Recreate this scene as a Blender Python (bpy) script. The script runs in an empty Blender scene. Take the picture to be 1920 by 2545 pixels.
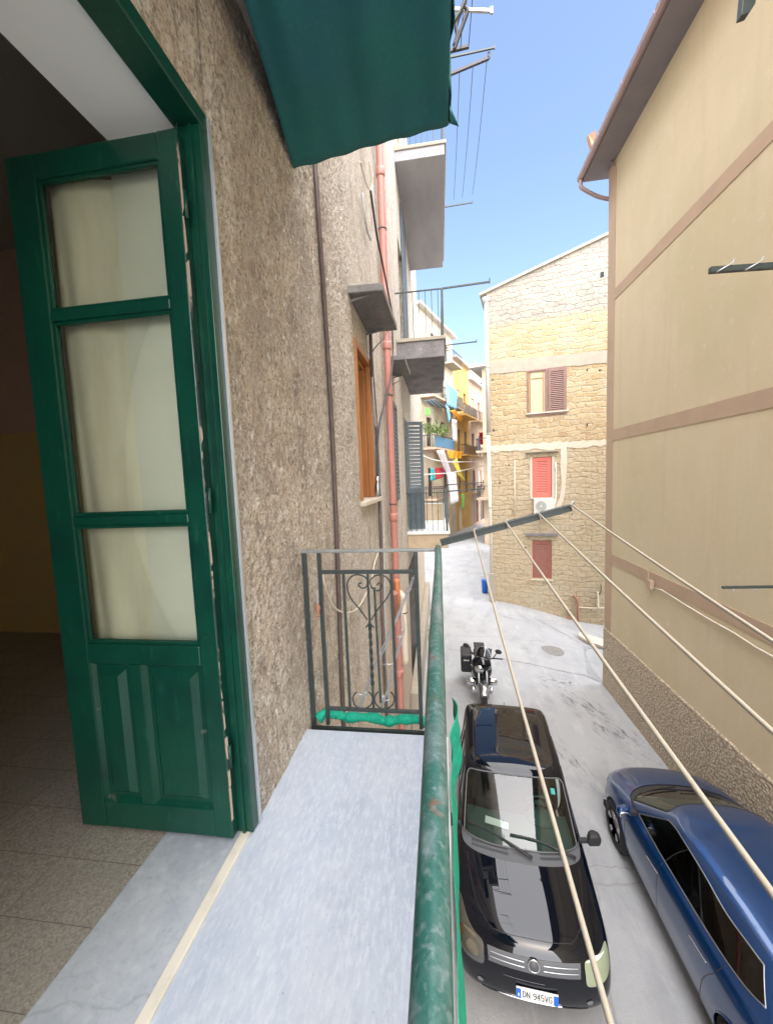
import bpy, bmesh, math, random
from mathutils import Vector, Matrix, noise
from mathutils.bvhtree import BVHTree
random.seed(7)
R = math.radians
sc = bpy.context.scene
COL = sc.collection
# ------------------------------------------------------------------ camera
CM = ((0.9898897, 0.0273415, 0.1391792), (0.1361395, 0.0922265, -0.9863875), (-0.0398054, 0.9953626, 0.0875718))
cam = bpy.data.cameras.new("camera")
camo = bpy.data.objects.new("camera", cam); COL.objects.link(camo)
H = 5.7                                   # eye height over the street
CX, CY, FP = 960.0, 1272.5, 957.0         # photo centre and focal length in photo pixels
RM = Matrix(CM)
camo.matrix_world = Matrix.Translation((0, 0, H)) @ RM.to_4x4()
cam.sensor_width = 36; cam.lens = FP / 2545 * 36
cam.clip_start = .02; cam.clip_end = 2000
sc.camera = camo
# ------------------------------------------------------------------ world, sun, exposure
SUN_EL, SUN_AZ = 54, 168                  # sun behind the photographer, above the street
W = bpy.data.worlds.new("World"); sc.world = W; W.use_nodes = True
nt = W.node_tree; bg = nt.nodes["Background"]
sky = nt.nodes.new("ShaderNodeTexSky"); sky.sky_type = 'NISHITA'; sky.sun_disc = False
sky.sun_elevation = R(SUN_EL); sky.sun_rotation = R(SUN_AZ)
sky.dust_density = 2.5; sky.ozone_density = .9; sky.air_density = 1.0
nt.links.new(sky.outputs[0], bg.inputs[0]); bg.inputs[1].default_value = .12
sl = bpy.data.lights.new("sun", 'SUN'); sl.energy = 5.0; sl.angle = R(140); sl.color = (1, .965, .925)
so = bpy.data.objects.new("sun", sl); COL.objects.link(so)
sdir = Vector((math.sin(R(SUN_AZ)) * math.cos(R(SUN_EL)), math.cos(R(SUN_AZ)) * math.cos(R(SUN_EL)), math.sin(R(SUN_EL))))
so.rotation_euler = sdir.to_track_quat('Z', 'Y').to_euler()
sc.view_settings.view_transform = 'Standard'; sc.view_settings.look = 'None'
sc.view_settings.exposure = 1.8; sc.view_settings.gamma = 1
sc.cycles.max_bounces = 8; sc.cycles.transparent_max_bounces = 12

# ------------------------------------------------------------------ where a sight line of the photograph meets a real plane
def ray(px, py):
    return RM @ Vector(((px - CX) / FP, -(py - CY) / FP, -1))
def hx(px, py, x): v = ray(px, py); return Vector((0, 0, H)) + v * (x / v.x)
def hy(px, py, y): v = ray(px, py); return Vector((0, 0, H)) + v * (y / v.y)
def hz(px, py, z): v = ray(px, py); return Vector((0, 0, H)) + v * ((z - H) / v.z)
def hp(px, py, p0, n):
    v = ray(px, py); o = Vector((0, 0, H)); return o + v * ((p0 - o).dot(n) / v.dot(n))

# ------------------------------------------------------------------ materials
def _col(c): return (c[0], c[1], c[2], 1)
def M(name, base, rough=.6, metal=0, layers=(), bump=(), coat=0, spec=.5, trans=0, alpha=1, zones=None, coord='Object'):
    m = bpy.data.materials.new(name); m.use_nodes = True
    nt = m.node_tree; N = nt.nodes; L = nt.links; b = N["Principled BSDF"]
    b.inputs["Base Color"].default_value = _col(base); b.inputs["Roughness"].default_value = rough
    b.inputs["Metallic"].default_value = metal; b.inputs["Specular IOR Level"].default_value = spec
    if coat: b.inputs["Coat Weight"].default_value = coat; b.inputs["Coat Roughness"].default_value = .0; b.inputs["Coat IOR"].default_value = 1.5 if coat == 1 else 1.52
    if trans: b.inputs["Transmission Weight"].default_value = trans
    tc = N.new("ShaderNodeTexCoord")
    def vec(scale3=None, distort=None):
        o = tc.outputs[coord]
        if scale3:
            mp = N.new("ShaderNodeMapping"); mp.inputs["Scale"].default_value = scale3; L.new(o, mp.inputs[0]); o = mp.outputs[0]
        return o
    def tex(kind, scale, detail=6, st=None):
        if kind == 'noise':
            t = N.new("ShaderNodeTexNoise"); t.inputs["Scale"].default_value = scale; t.inputs["Detail"].default_value = detail
            t.inputs["Roughness"].default_value = .62
            L.new(vec(st), t.inputs["Vector"]); return t.outputs[0]
        if kind == 'vor':
            t = N.new("ShaderNodeTexVoronoi"); t.inputs["Scale"].default_value = scale; L.new(vec(st), t.inputs["Vector"]); return t.outputs["Distance"]
        if kind == 'cell':
            t = N.new("ShaderNodeTexVoronoi"); t.inputs["Scale"].default_value = scale; L.new(vec(st), t.inputs["Vector"])
            s = N.new("ShaderNodeSeparateColor"); L.new(t.outputs["Color"], s.inputs[0]); return s.outputs[0]
        if kind == 'edge':
            n = N.new("ShaderNodeTexNoise"); n.inputs["Scale"].default_value = scale * 2.2; n.inputs["Detail"].default_value = 5
            L.new(vec(st), n.inputs["Vector"])
            ad = N.new("ShaderNodeMixRGB"); ad.blend_type = 'LINEAR_LIGHT'; ad.inputs[0].default_value = .35 / max(scale, .01) * .5
            L.new(vec(st), ad.inputs[1]); L.new(n.outputs["Color"], ad.inputs[2])
            t = N.new("ShaderNodeTexVoronoi"); t.feature = 'DISTANCE_TO_EDGE'; t.inputs["Scale"].default_value = scale
            L.new(ad.outputs[0], t.inputs["Vector"]); return t.outputs["Distance"]
        if kind in ('z', 'y'):
            s = N.new("ShaderNodeSeparateXYZ"); L.new(tc.outputs['Object'], s.inputs[0])
            n = N.new("ShaderNodeTexNoise"); n.inputs["Scale"].default_value = 2.5; n.inputs["Detail"].default_value = 6; L.new(vec(), n.inputs["Vector"])
            a = N.new("ShaderNodeMath"); a.operation = 'MULTIPLY_ADD'; a.inputs[1].default_value = scale; L.new(n.outputs[0], a.inputs[0]); L.new(s.outputs[2 if kind == 'z' else 1], a.inputs[2])
            return a.outputs[0]
    def ramp(o, lo, hi):
        r = N.new("ShaderNodeMapRange"); r.inputs[1].default_value = lo; r.inputs[2].default_value = hi; L.new(o, r.inputs[0]); return r.outputs[0]
    cur = None
    for ly in layers:
        kind, scale, detail, lo, hi, c, amt = ly[:7]; st = ly[7] if len(ly) > 7 else None
        f = ramp(tex(kind, scale, detail, st), lo, hi)
        mu = N.new("ShaderNodeMath"); mu.operation = 'MULTIPLY'; mu.inputs[1].default_value = amt; L.new(f, mu.inputs[0])
        mx = N.new("ShaderNodeMixRGB"); mx.inputs[1].default_value = _col(base)
        if cur: L.new(cur, mx.inputs[1])
        mx.inputs[2].default_value = _col(c); L.new(mu.outputs[0], mx.inputs[0]); cur = mx.outputs[0]
    if cur: L.new(cur, b.inputs["Base Color"])
    prev = None
    for kind, scale, detail, strength, dist in bump:
        st = None
        bn = N.new("ShaderNodeBump"); bn.inputs["Strength"].default_value = strength; bn.inputs["Distance"].default_value = dist
        L.new(tex(kind, scale, detail, st), bn.inputs["Height"])
        if prev: L.new(prev, bn.inputs["Normal"])
        prev = bn.outputs[0]
    if prev: L.new(prev, b.inputs["Normal"])
    return m
def glass(name, tint, refl=1.0, alpha=.6, rough=.0):
    m = bpy.data.materials.new(name); m.use_nodes = True; N = m.node_tree.nodes; L = m.node_tree.links
    N.remove(N["Principled BSDF"]); out = N["Material Output"]
    t = N.new("ShaderNodeBsdfTransparent"); t.inputs[0].default_value = _col(tint)
    g = N.new("ShaderNodeBsdfGlossy"); g.inputs["Roughness"].default_value = rough
    f = N.new("ShaderNodeFresnel"); f.inputs[0].default_value = 1.5
    ad = N.new("ShaderNodeMath"); ad.operation = 'MULTIPLY_ADD'; ad.inputs[1].default_value = 1.5 * refl; ad.inputs[2].default_value = .04 * refl; ad.use_clamp = True
    L.new(f.outputs[0], ad.inputs[0])
    mx = N.new("ShaderNodeMixShader"); L.new(ad.outputs[0], mx.inputs[0]); L.new(t.outputs[0], mx.inputs[1]); L.new(g.outputs[0], mx.inputs[2])
    L.new(mx.outputs[0], out.inputs[0]); return m
def stone(name, zoned=True):
    """coursed yellow tuff blocks with pale mortar; greyer blocks high up, two smooth cement bands"""
    m = bpy.data.materials.new(name); m.use_nodes = True; nt = m.node_tree; N = nt.nodes; L = nt.links; b = N["Principled BSDF"]
    b.inputs["Roughness"].default_value = .9
    tc = N.new("ShaderNodeTexCoord"); sp = N.new("ShaderNodeSeparateXYZ"); L.new(tc.outputs["Object"], sp.inputs[0])
    cb = N.new("ShaderNodeCombineXYZ"); L.new(sp.outputs[0], cb.inputs[0]); L.new(sp.outputs[2], cb.inputs[1])
    n = N.new("ShaderNodeTexNoise"); n.inputs["Scale"].default_value = 2.2; n.inputs["Detail"].default_value = 5; L.new(tc.outputs["Object"], n.inputs["Vector"])
    ll = N.new("ShaderNodeMixRGB"); ll.blend_type = 'LINEAR_LIGHT'; ll.inputs[0].default_value = .17; L.new(cb.outputs[0], ll.inputs[1]); L.new(n.outputs["Color"], ll.inputs[2])
    def brick(c1, c2, mo, w, h, ms):
        t = N.new("ShaderNodeTexBrick"); t.inputs["Color1"].default_value = _col(c1); t.inputs["Color2"].default_value = _col(c2); t.inputs["Mortar"].default_value = _col(mo)
        t.inputs["Scale"].default_value = 1; t.inputs["Brick Width"].default_value = w; t.inputs["Row Height"].default_value = h; t.inputs["Mortar Size"].default_value = ms
        t.inputs["Mortar Smooth"].default_value = .6; t.inputs["Bias"].default_value = -.15
        L.new(ll.outputs[0], t.inputs["Vector"]); return t
    b1 = brick((.45, .355, .215), (.35, .245, .13), (.46, .385, .265), .40, .215, .03)
    b2 = brick((.31, .285, .25), (.25, .225, .20), (.28, .255, .225), .52, .26, .010)
    b3 = brick((.47, .385, .26), (.38, .295, .19), (.46, .385, .27), .36, .13, .03)
    def zr(lo, hi):
        nz = N.new("ShaderNodeMath"); nz.operation = 'MULTIPLY_ADD'; nz.inputs[1].default_value = .5; L.new(n.outputs[0], nz.inputs[0]); L.new(sp.outputs[2], nz.inputs[2])
        r = N.new("ShaderNodeMapRange"); r.inputs[1].default_value = lo + .25; r.inputs[2].default_value = hi + .25; L.new(nz.outputs[0], r.inputs[0]); return r.outputs[0]
    def mix(f, a, c):
        x = N.new("ShaderNodeMixRGB"); L.new(f, x.inputs[0]); L.new(a, x.inputs[1])
        if isinstance(c, tuple): x.inputs[2].default_value = _col(c)
        else: L.new(c, x.inputs[2])
        return x.outputs[0]
    cur = mix(zr(6.5, 6.9), b3.outputs[0], b1.outputs[0])
    cur = mix(zr(11.7, 12.0), cur, b2.outputs[0])
    big = N.new("ShaderNodeTexNoise"); big.inputs["Scale"].default_value = .8; big.inputs["Detail"].default_value = 8; L.new(tc.outputs["Object"], big.inputs["Vector"])
    r = N.new("ShaderNodeMapRange"); r.inputs[1].default_value = .5; r.inputs[2].default_value = .7; L.new(big.outputs[0], r.inputs[0])
    mm = N.new("ShaderNodeMath"); mm.operation = 'MULTIPLY'; mm.inputs[1].default_value = .7; L.new(r.outputs[0], mm.inputs[0])
    cur = mix(mm.outputs[0], cur, (.44, .385, .29))
    fn = N.new("ShaderNodeTexNoise"); fn.inputs["Scale"].default_value = 9; fn.inputs["Detail"].default_value = 8; L.new(tc.outputs["Object"], fn.inputs["Vector"])
    r2 = N.new("ShaderNodeMapRange"); r2.inputs[1].default_value = .52; r2.inputs[2].default_value = .75; L.new(fn.outputs[0], r2.inputs[0])
    m2 = N.new("ShaderNodeMath"); m2.operation = 'MULTIPLY'; m2.inputs[1].default_value = .6; L.new(r2.outputs[0], m2.inputs[0])
    cur = mix(m2.outputs[0], cur, (.32, .24, .15))
    L.new(cur, b.inputs["Base Color"])
    bp = N.new("ShaderNodeBump"); bp.inputs["Strength"].default_value = .8; bp.inputs["Distance"].default_value = .04; bp.invert = True
    L.new(b1.outputs["Fac"], bp.inputs["Height"])
    b4 = N.new("ShaderNodeBump"); b4.inputs["Strength"].default_value = .7; b4.inputs["Distance"].default_value = .05; L.new(fn.outputs[0], b4.inputs["Height"]); L.new(bp.outputs[0], b4.inputs["Normal"])
    L.new(b4.outputs[0], b.inputs["Normal"]); return m

mt = {}
mt['plaster'] = M('old_plaster', (.40, .335, .26), .95, layers=[
    ('noise', 1.3, 8, .42, .68, (.235, .175, .12), .8), ('noise', 3.4, 9, .5, .66, (.56, .51, .44), .75, (1, .6, 1.4)),
    ('noise', 14, 8, .5, .72, (.20, .16, .12), .55), ('vor', 55, 0, .0, .28, (.16, .12, .09), -.0), ('noise', 60, 4, .6, .75, (.13, .10, .07), .6),
    ('edge', .7, 0, .02, .0, (.10, .08, .06), .8)],
    bump=[('noise', 9, 8, .8, .05), ('noise', 45, 6, 1.0, .022), ('vor', 38, 0, .5, .014)])
mt['limewall'] = M('weathered_stone_wall', (.50, .44, .36), .95, layers=[
    ('noise', .9, 8, .45, .7, (.33, .28, .22), .8), ('noise', 4, 9, .48, .68, (.62, .58, .51), .8, (1, .8, 2.6)),
    ('noise', 8, 8, .54, .72, (.20, .17, .14), .7, (1, .35, 2.2)), ('edge', .55, 0, .015, .0, (.12, .10, .08), .8), ('z', .9, 0, 4.6, 1.5, (.34, .27, .18), .7)],
    bump=[('noise', 5, 8, .9, .06), ('noise', 25, 7, .9, .03)])
mt['facade'] = M('old_facade_render', (.76, .665, .55), .95, layers=[
    ('noise', 1.1, 9, .46, .62, (.56, .46, .36), .6), ('noise', 3.0, 10, .5, .62, (.78, .73, .65), .8, (1, .7, 1.2)),
    ('noise', 9, 10, .53, .64, (.34, .27, .20), .65, (1, 1.6, .8)), ('y', 1.4, 0, 3.0, 3.8, (.70, .645, .565), .8), ('noise', 2.6, 11, .50, .60, (.55, .49, .42), .7, (1, .9, .8)),
    ('noise', 4, 12, .56, .63, (.32, .275, .235), .6, (1, 1.1, .8)), ('noise', 22, 10, .54, .62, (.92, .89, .84), .85, (1, 1.5, .8)), ('noise', 30, 12, .535, .59, (.34, .28, .22), .5, (1, 1.2, .8)), ('vor', 46, 0, .26, .05, (.20, .155, .11), .7, (1, 1.6, .7)), ('noise', 70, 8, .54, .61, (.22, .17, .125), .7), ('noise', .9, 6, .52, .66, (.40, .33, .26), .45, (1, 2.2, .35)), ('z', 1.2, 0, 4.6, 2.5, (.58, .46, .32), .6)],
    bump=[('noise', 6, 9, .6, .05), ('noise', 40, 9, .9, .035), ('noise', 110, 5, .8, .015)])
mt['stucco'] = M('beige_stucco', (.57, .49, .34), .9, layers=[
    ('noise', .6, 7, .4, .7, (.56, .455, .30), .6), ('noise', 2.5, 7, .45, .7, (.61, .535, .39), .5, (1, 1, .35)), ('noise', 90, 3, .5, .8, (.46, .38, .26), .5),
    ('noise', .35, 4, .5, .72, (.48, .42, .26), .7), ('noise', 1.6, 8, .56, .72, (.46, .38, .26), .3, (1, 1.6, .12)), ('noise', 5, 9, .6, .75, (.70, .62, .48), .4), ('edge', .35, 0, .0025, .0, (.42, .35, .25), .3)], bump=[('noise', 110, 4, .35, .006), ('noise', 3, 4, .15, .02)])
mt['stuccoband'] = M('rose_stucco_band', (.44, .325, .235), .9, layers=[('noise', 2, 6, .4, .7, (.38, .275, .20), .6), ('noise', 90, 3, .5, .8, (.36, .23, .16), .4)], bump=[('noise', 110, 4, .35, .006)])
mt['pebble'] = M('pebbledash', (.62, .52, .385), .95, layers=[('vor', 24, 0, .25, .6, (.17, .135, .10), .65), ('cell', 24, 0, .2, .9, (.50, .42, .31), .6), ('noise', 60, 3, .5, .8, (.2, .16, .11), .5)],
    bump=[('vor', 24, 0, 1, -.03), ('noise', 70, 4, .6, .01)])
mt['pink'] = M('grey_soffit', (.20, .18, .195), .8, layers=[('noise', 3, 6, .4, .7, (.15, .14, .155), .6)])
mt['gutter'] = M('painted_gutter', (.28, .20, .195), .4, layers=[('noise', 3, 6, .4, .7, (.20, .14, .145), .6)])
mt['tile'] = M('terracotta_tiles', (.42, .25, .16), .85, layers=[('noise', 8, 6, .4, .7, (.3, .2, .14), .7)], bump=[('noise', 30, 5, .5, .02)])
mt['stone'] = stone('yellow_stone')
mt['cement'] = M('cement', (.38, .34, .28), .9, layers=[('noise', 3, 8, .4, .7, (.30, .265, .215), .7), ('noise', 25, 6, .5, .75, (.3, .26, .21), .5)], bump=[('noise', 30, 7, .6, .02)])
mt['whitecement'] = M('pale_cement', (.56, .51, .43), .9, layers=[('noise', 5, 8, .45, .65, (.55, .47, .36), .7)], bump=[('noise', 25, 7, .5, .02)])
mt['darkcement'] = M('dark_cement', (.20, .19, .185), .9, layers=[('noise', 4, 8, .4, .7, (.12, .12, .125), .8), ('noise', 18, 7, .55, .75, (.34, .33, .31), .5)], bump=[('noise', 30, 7, .6, .02)])
mt['slabunder'] = M('balcony_underside', (.34, .34, .36), .85, layers=[('noise', 2, 8, .4, .7, (.26, .26, .29), .8, (1, .3, 1)), ('noise', 20, 6, .5, .8, (.42, .41, .42), .4)], bump=[('noise', 20, 6, .3, .01)])
mt['greyslab'] = M('mottled_concrete', (.22, .21, .215), .9, layers=[('noise', 2.5, 8, .4, .68, (.09, .09, .10), .8), ('noise', 6, 7, .6, .75, (.42, .37, .31), .8)], bump=[('noise', 20, 7, .6, .03)])  # dark grey concrete with darker and tan patches at random
mt['marble'] = M('balcony_marble', (.41, .475, .57), .42, layers=[
    ('noise', 3.5, 9, .45, .62, (.37, .44, .56), .7, (1, .4, 1)), ('noise', 24, 12, .48, .62, (.31, .38, .50), .55, (1, .3, 1)), ('noise', 70, 12, .48, .62, (.54, .60, .67), .6, (1.2, .35, 1)), ('noise', 150, 6, .58, .66, (.27, .32, .40), .5, (1, .6, 1)), ('noise', .9, 5, .45, .65, (.54, .58, .63), .5),
    ('noise', 55, 3, .70, .76, (.16, .16, .17), .7)], bump=[('noise', 40, 6, .12, .004)])
mt['sill'] = M('sill_marble', (.42, .46, .51), .35, layers=[('noise', 4, 9, .45, .62, (.30, .35, .42), .8), ('edge', 1.7, 0, .010, 0, (.20, .24, .28), .4), ('edge', 5, 0, .012, 0, (.28, .33, .38), .35), ('noise', 30, 12, .50, .66, (.56, .60, .63), .6), ('noise', 60, 9, .52, .64, (.28, .33, .37), .5)])
mt['strip'] = M('cream_strip', (.68, .65, .56), .45, layers=[('noise', 9, 8, .5, .7, (.48, .46, .40), .6)])
mt['terrazzo'] = M('terrazzo', (.31, .30, .26), .45, layers=[('cell', 150, 0, .6, .66, (.17, .16, .135), .6), ('cell', 170, 0, .3, .25, (.42, .40, .35), .6), ('cell', 230, 0, .7, .75, (.20, .15, .12), .5), ('noise', 3, 6, .4, .7, (.26, .25, .22), .5)])
mt['grout'] = M('dark_joint', (.13, .12, .105), .9)
mt['green'] = M('green_paint', (.003, .054, .034), .30, layers=[('noise', 5, 7, .45, .7, (.003, .030, .025), .8), ('noise', 60, 6, .58, .70, (.02, .11, .075), .5, (1, 1, .15)), ('noise', 12, 9, .68, .71, (.10, .12, .10), .6)], bump=[('noise', 30, 5, .15, .004), ('noise', 5, 3, .2, .004)])
mt['peel'] = M('peeling_edge', (.02, .03, .03), .8, layers=[('noise', 6, 6, .48, .52, (.42, .32, .26), .9, (1, 1, .5))])
mt['paneglass'] = glass('pane_glass', (.90, .91, .86), .14, rough=.35)
mt['lace'] = M('curtain_cloth', (.78, .76, .67), .85, layers=[('noise', 2.5, 6, .42, .62, (.60, .58, .50), .8, (2.5, 1, .5)), ('noise', 150, 3, .5, .8, (.60, .58, .46), .4)])
mt['frost'] = M('frosted_pane', (.40, .415, .32), .5, layers=[('noise', 1.5, 5, .35, .7, (.33, .36, .29), .8), ('noise', 60, 3, .5, .8, (.31, .325, .26), .3)])
mt['silver'] = M('aluminium_trim', (.62, .66, .72), .35, .6)
mt['soffit'] = M('soffit_white', (.86, .88, .88), .7)
mt['whitepaint'] = M('white_paint', (.72, .74, .72), .7, layers=[('noise', 4, 6, .4, .7, (.60, .62, .60), .6)])
mt['roomwall'] = M('room_wall', (.50, .37, .33), .9, layers=[('z', .05, 0, 6.31, 6.27, (.56, .42, .18), 1), ('noise', 3, 6, .4, .7, (.40, .30, .24), .4)])
mt['roomceil'] = M('room_ceiling', (.34, .33, .30), .9)
mt['orangewood'] = M('varnished_wood', (.38, .155, .045), .4, layers=[('noise', 6, 7, .4, .7, (.30, .11, .03), .8, (4, 4, .4))], bump=[('noise', 30, 4, .2, .003)])
mt['darkpane'] = M('dark_pane', (.06, .05, .045), .15)
mt['greyshut'] = M('slate_shutter', (.085, .115, .135), .5, layers=[('noise', 6, 6, .4, .7, (.05, .07, .085), .7)])
mt['brownshut'] = M('brown_shutter', (.23, .135, .115), .55, layers=[('noise', 8, 6, .4, .7, (.16, .09, .075), .7)])
mt['redshut'] = M('coral_shutter', (.62, .15, .115), .5, layers=[('noise', 8, 6, .4, .7, (.5, .11, .09), .6)])
mt['maroon'] = M('maroon_shutter', (.27, .095, .07), .5, layers=[('noise', 8, 6, .4, .7, (.2, .07, .05), .6)])
mt['curtain'] = M('cream_curtain_pane', (.46, .42, .28), .6)  # one even cream colour for the curtained pane
mt['pipe'] = M('red_drainpipe', (.42, .19, .16), .45, layers=[('noise', 3, 7, .45, .7, (.40, .15, .12), .7, (1, 1, .3)), ('noise', 12, 7, .6, .75, (.62, .40, .34), .5)])
mt['creampipe'] = M('cream_pipe', (.66, .60, .50), .5, layers=[('noise', 4, 7, .45, .7, (.52, .46, .38), .6)])
mt['orange'] = M('orange_pipe', (.55, .20, .09), .5)
mt['iron'] = M('dark_green_iron', (.028, .042, .042), .45, .0, layers=[('noise', 25, 6, .55, .7, (.09, .085, .075), .6)], bump=[('noise', 60, 5, .3, .003)])
mt['rail'] = M('worn_green_rail', (.028, .125, .105), .36, .1, layers=[
    ('noise', 7, 8, .5, .58, (.10, .17, .17), .8), ('noise', 34, 12, .50, .70, (.24, .31, .33), .6, (1, .5, 1)), ('noise', 90, 8, .52, .66, (.28, .34, .36), .45), ('noise', 70, 8, .58, .64, (.01, .05, .045), .5), ('noise', 9, 8, .60, .66, (.20, .08, .055), .9), ('noise', 50, 6, .6, .7, (.02, .07, .06), .5)],
    bump=[('noise', 30, 7, .5, .004)])
mt['railtop'] = M('grey_rail', (.22, .235, .235), .5, .2, layers=[('noise', 20, 7, .5, .65, (.34, .35, .35), .6)])
mt['galv'] = M('galvanised_rod', (.52, .54, .57), .4, .5, layers=[('noise', 20, 6, .5, .7, (.36, .37, .39), .7)])
mt['rope'] = M('clothesline_cord', (.38, .35, .29), .7, layers=[('noise', 120, 3, .4, .7, (.42, .35, .25), .7)], bump=[('noise', 200, 2, .4, .001)])
mt['net'] = M('green_netting', (.0, .36, .23), .75, layers=[('noise', 30, 6, .45, .7, (.0, .22, .15), .8)], bump=[('noise', 60, 6, .8, .01)])
mt['awning'] = M('dark_green_cloth', (.008, .13, .125), .8, layers=[('noise', 1.6, 6, .4, .68, (.010, .11, .155), .8), ('noise', 60, 4, .5, .8, (.02, .2, .18), .3)], bump=[('noise', 3, 5, .4, .04), ('noise', 120, 3, .3, .003)])
mt['stain'] = M('road_stain', (.14, .145, .16), .9, bump=[('noise', 60, 5, .4, .01)])
_n = mt['stain'].node_tree; _tc = _n.nodes.new("ShaderNodeTexCoord"); _t = _n.nodes.new("ShaderNodeTexNoise"); _t.inputs["Scale"].default_value = 3.5; _t.inputs["Detail"].default_value = 12; _t.inputs["Roughness"].default_value = .75
_g = _n.nodes.new("ShaderNodeTexGradient"); _g.gradient_type = 'SPHERICAL'; _n.links.new(_tc.outputs["Object"], _g.inputs[0]); _n.links.new(_tc.outputs["Object"], _t.inputs["Vector"])
_r = _n.nodes.new("ShaderNodeMapRange"); _r.inputs[1].default_value = .52; _r.inputs[2].default_value = .66; _n.links.new(_t.outputs[0], _r.inputs[0])
_m = _n.nodes.new("ShaderNodeMath"); _m.operation = 'MULTIPLY'; _n.links.new(_r.outputs[0], _m.inputs[0]); _n.links.new(_g.outputs[0], _m.inputs[1]); _n.links.new(_m.outputs[0], _n.nodes["Principled BSDF"].inputs["Alpha"])
mt['cable'] = M('black_cable', (.035, .035, .045), .5)
mt['conduit'] = M('brown_conduit', (.10, .075, .07), .5, layers=[('noise', 12, 5, .5, .7, (.18, .14, .12), .6)])
mt['terracotta'] = M('terracotta', (.36, .17, .12), .8, layers=[('noise', 12, 6, .45, .7, (.24, .12, .09), .7)])
mt['leaf'] = M('leaf_green', (.10, .17, .04), .7, layers=[('noise', 20, 3, .4, .7, (.2, .22, .06), .7)])
mt['asphalt'] = M('worn_concrete_road', (.33, .34, .355), .88, layers=[
    ('noise', .45, 8, .42, .66, (.385, .395, .405), .8), ('noise', 1.6, 9, .5, .66, (.25, .26, .275), .7, (1, .5, 1)), ('noise', 7, 8, .56, .74, (.30, .30, .31), .5), ('noise', 45, 5, .55, .8, (.26, .26, .27), .45),
    ('edge', .13, 0, .003, .0, (.20, .20, .20), .6), ('noise', .5, 8, .60, .70, (.22, .225, .235), .6, (1, .5, 1)), ('noise', 4, 10, .56, .66, (.44, .44, .435), .5, (1, .3, 1)), ('noise', 120, 2, .45, .7, (.25, .25, .25), .5), ('noise', 14, 3, .74, .76, (.10, .10, .10), .8)],
    bump=[('noise', 60, 6, .35, .01), ('noise', 6, 7, .3, .02)])
mt['patch'] = M('grey_asphalt_patch', (.24, .25, .265), .9, layers=[('noise', 3, 8, .45, .7, (.33, .34, .35), .7), ('noise', 60, 5, .5, .8, (.15, .155, .16), .6)], bump=[('noise', 80, 5, .5, .008)])
mt['castiron'] = M('cast_iron', (.26, .25, .245), .7, .2, layers=[('noise', 20, 6, .45, .7, (.18, .17, .165), .7)], bump=[('vor', 60, 0, .8, .01)])
mt['blackpaint'] = M('black_car_paint', (.0015, .003, .007), .5, 0, coat=.99, spec=0)
mt['bluepaint'] = M('blue_car_paint', (.001, .040, .155), .32, .5, coat=.99, spec=.6, layers=[('noise', 700, 2, .5, .8, (.006, .105, .32), .5)])
mt['blacktrim'] = M('black_plastic', (.02, .021, .024), .55)
mt['greytrim'] = M('grey_plastic', (.085, .09, .10), .5)
mt['rubber'] = M('rubber', (.02, .02, .02), .8)
mt['chrome'] = M('chrome', (.75, .77, .8), .12, 1)
mt['dullchrome'] = M('satin_metal', (.42, .44, .47), .28, 1)
mt['alloy'] = M('alloy_wheel', (.50, .51, .53), .3, .9)
mt['darkint'] = M('dark_interior', (.014, .02, .022), .8)
mt['dash'] = M('dashboard', (.022, .06, .056), .7)
mt['paper'] = M('paper', (.72, .74, .7), .8)
mt['carglass'] = glass('windscreen_glass', (.72, .84, .80), .85)
mt['sideglass'] = glass('dark_side_glass', (.10, .11, .12), .7)
mt['greyglass'] = glass('smoked_glass', (.45, .47, .50), .8)
mt['lampglass'] = glass('headlight_glass', (.9, .92, .9), .9)
mt['yellowlamp'] = M('hazed_headlight', (.26, .30, .20), .2, coat=1)
mt['plate'] = M('number_plate', (.78, .80, .78), .35)
mt['plateblue'] = M('plate_blue', (.01, .13, .60), .35)
mt['ink'] = M('plate_black', (.012, .012, .015), .5)
mt['tealsticker'] = M('teal_sticker', (.05, .50, .52), .5)
mt['acwhite'] = M('ac_white', (.60, .60, .57), .5)
mt['acdark'] = M('ac_grille', (.30, .32, .31), .6)
for k, c in dict(cream=(.60, .53, .40), yellow=(.62, .40, .12), grey=(.48, .45, .42), rose=(.52, .38, .28), tan=(.50, .40, .28)).items():
    mt['h_' + k] = M('house_' + k, c, .9, layers=[('noise', .8, 8, .4, .7, tuple(v * .7 for v in c), .8), ('noise', 6, 7, .5, .75, tuple(v * .55 for v in c), .5)], bump=[('noise', 12, 5, .3, .02)])
for k, c in dict(white=(.75, .75, .76), lightblue=(.22, .50, .78), amber=(.78, .36, .03), lemon=(.80, .66, .12), crimson=(.50, .04, .06), teal=(.05, .42, .45), grass=(.20, .55, .12), navy=(.02, .07, .25), violet=(.62, .58, .62)).items():
    mt['c_' + k] = M('cloth_' + k, c, .85, layers=[('noise', 3, 5, .4, .7, tuple(v * .75 for v in c), .6, (3, 3, .4))])
mt['tealpaint'] = M('teal_wall', (.35, .62, .55), .9)

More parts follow.
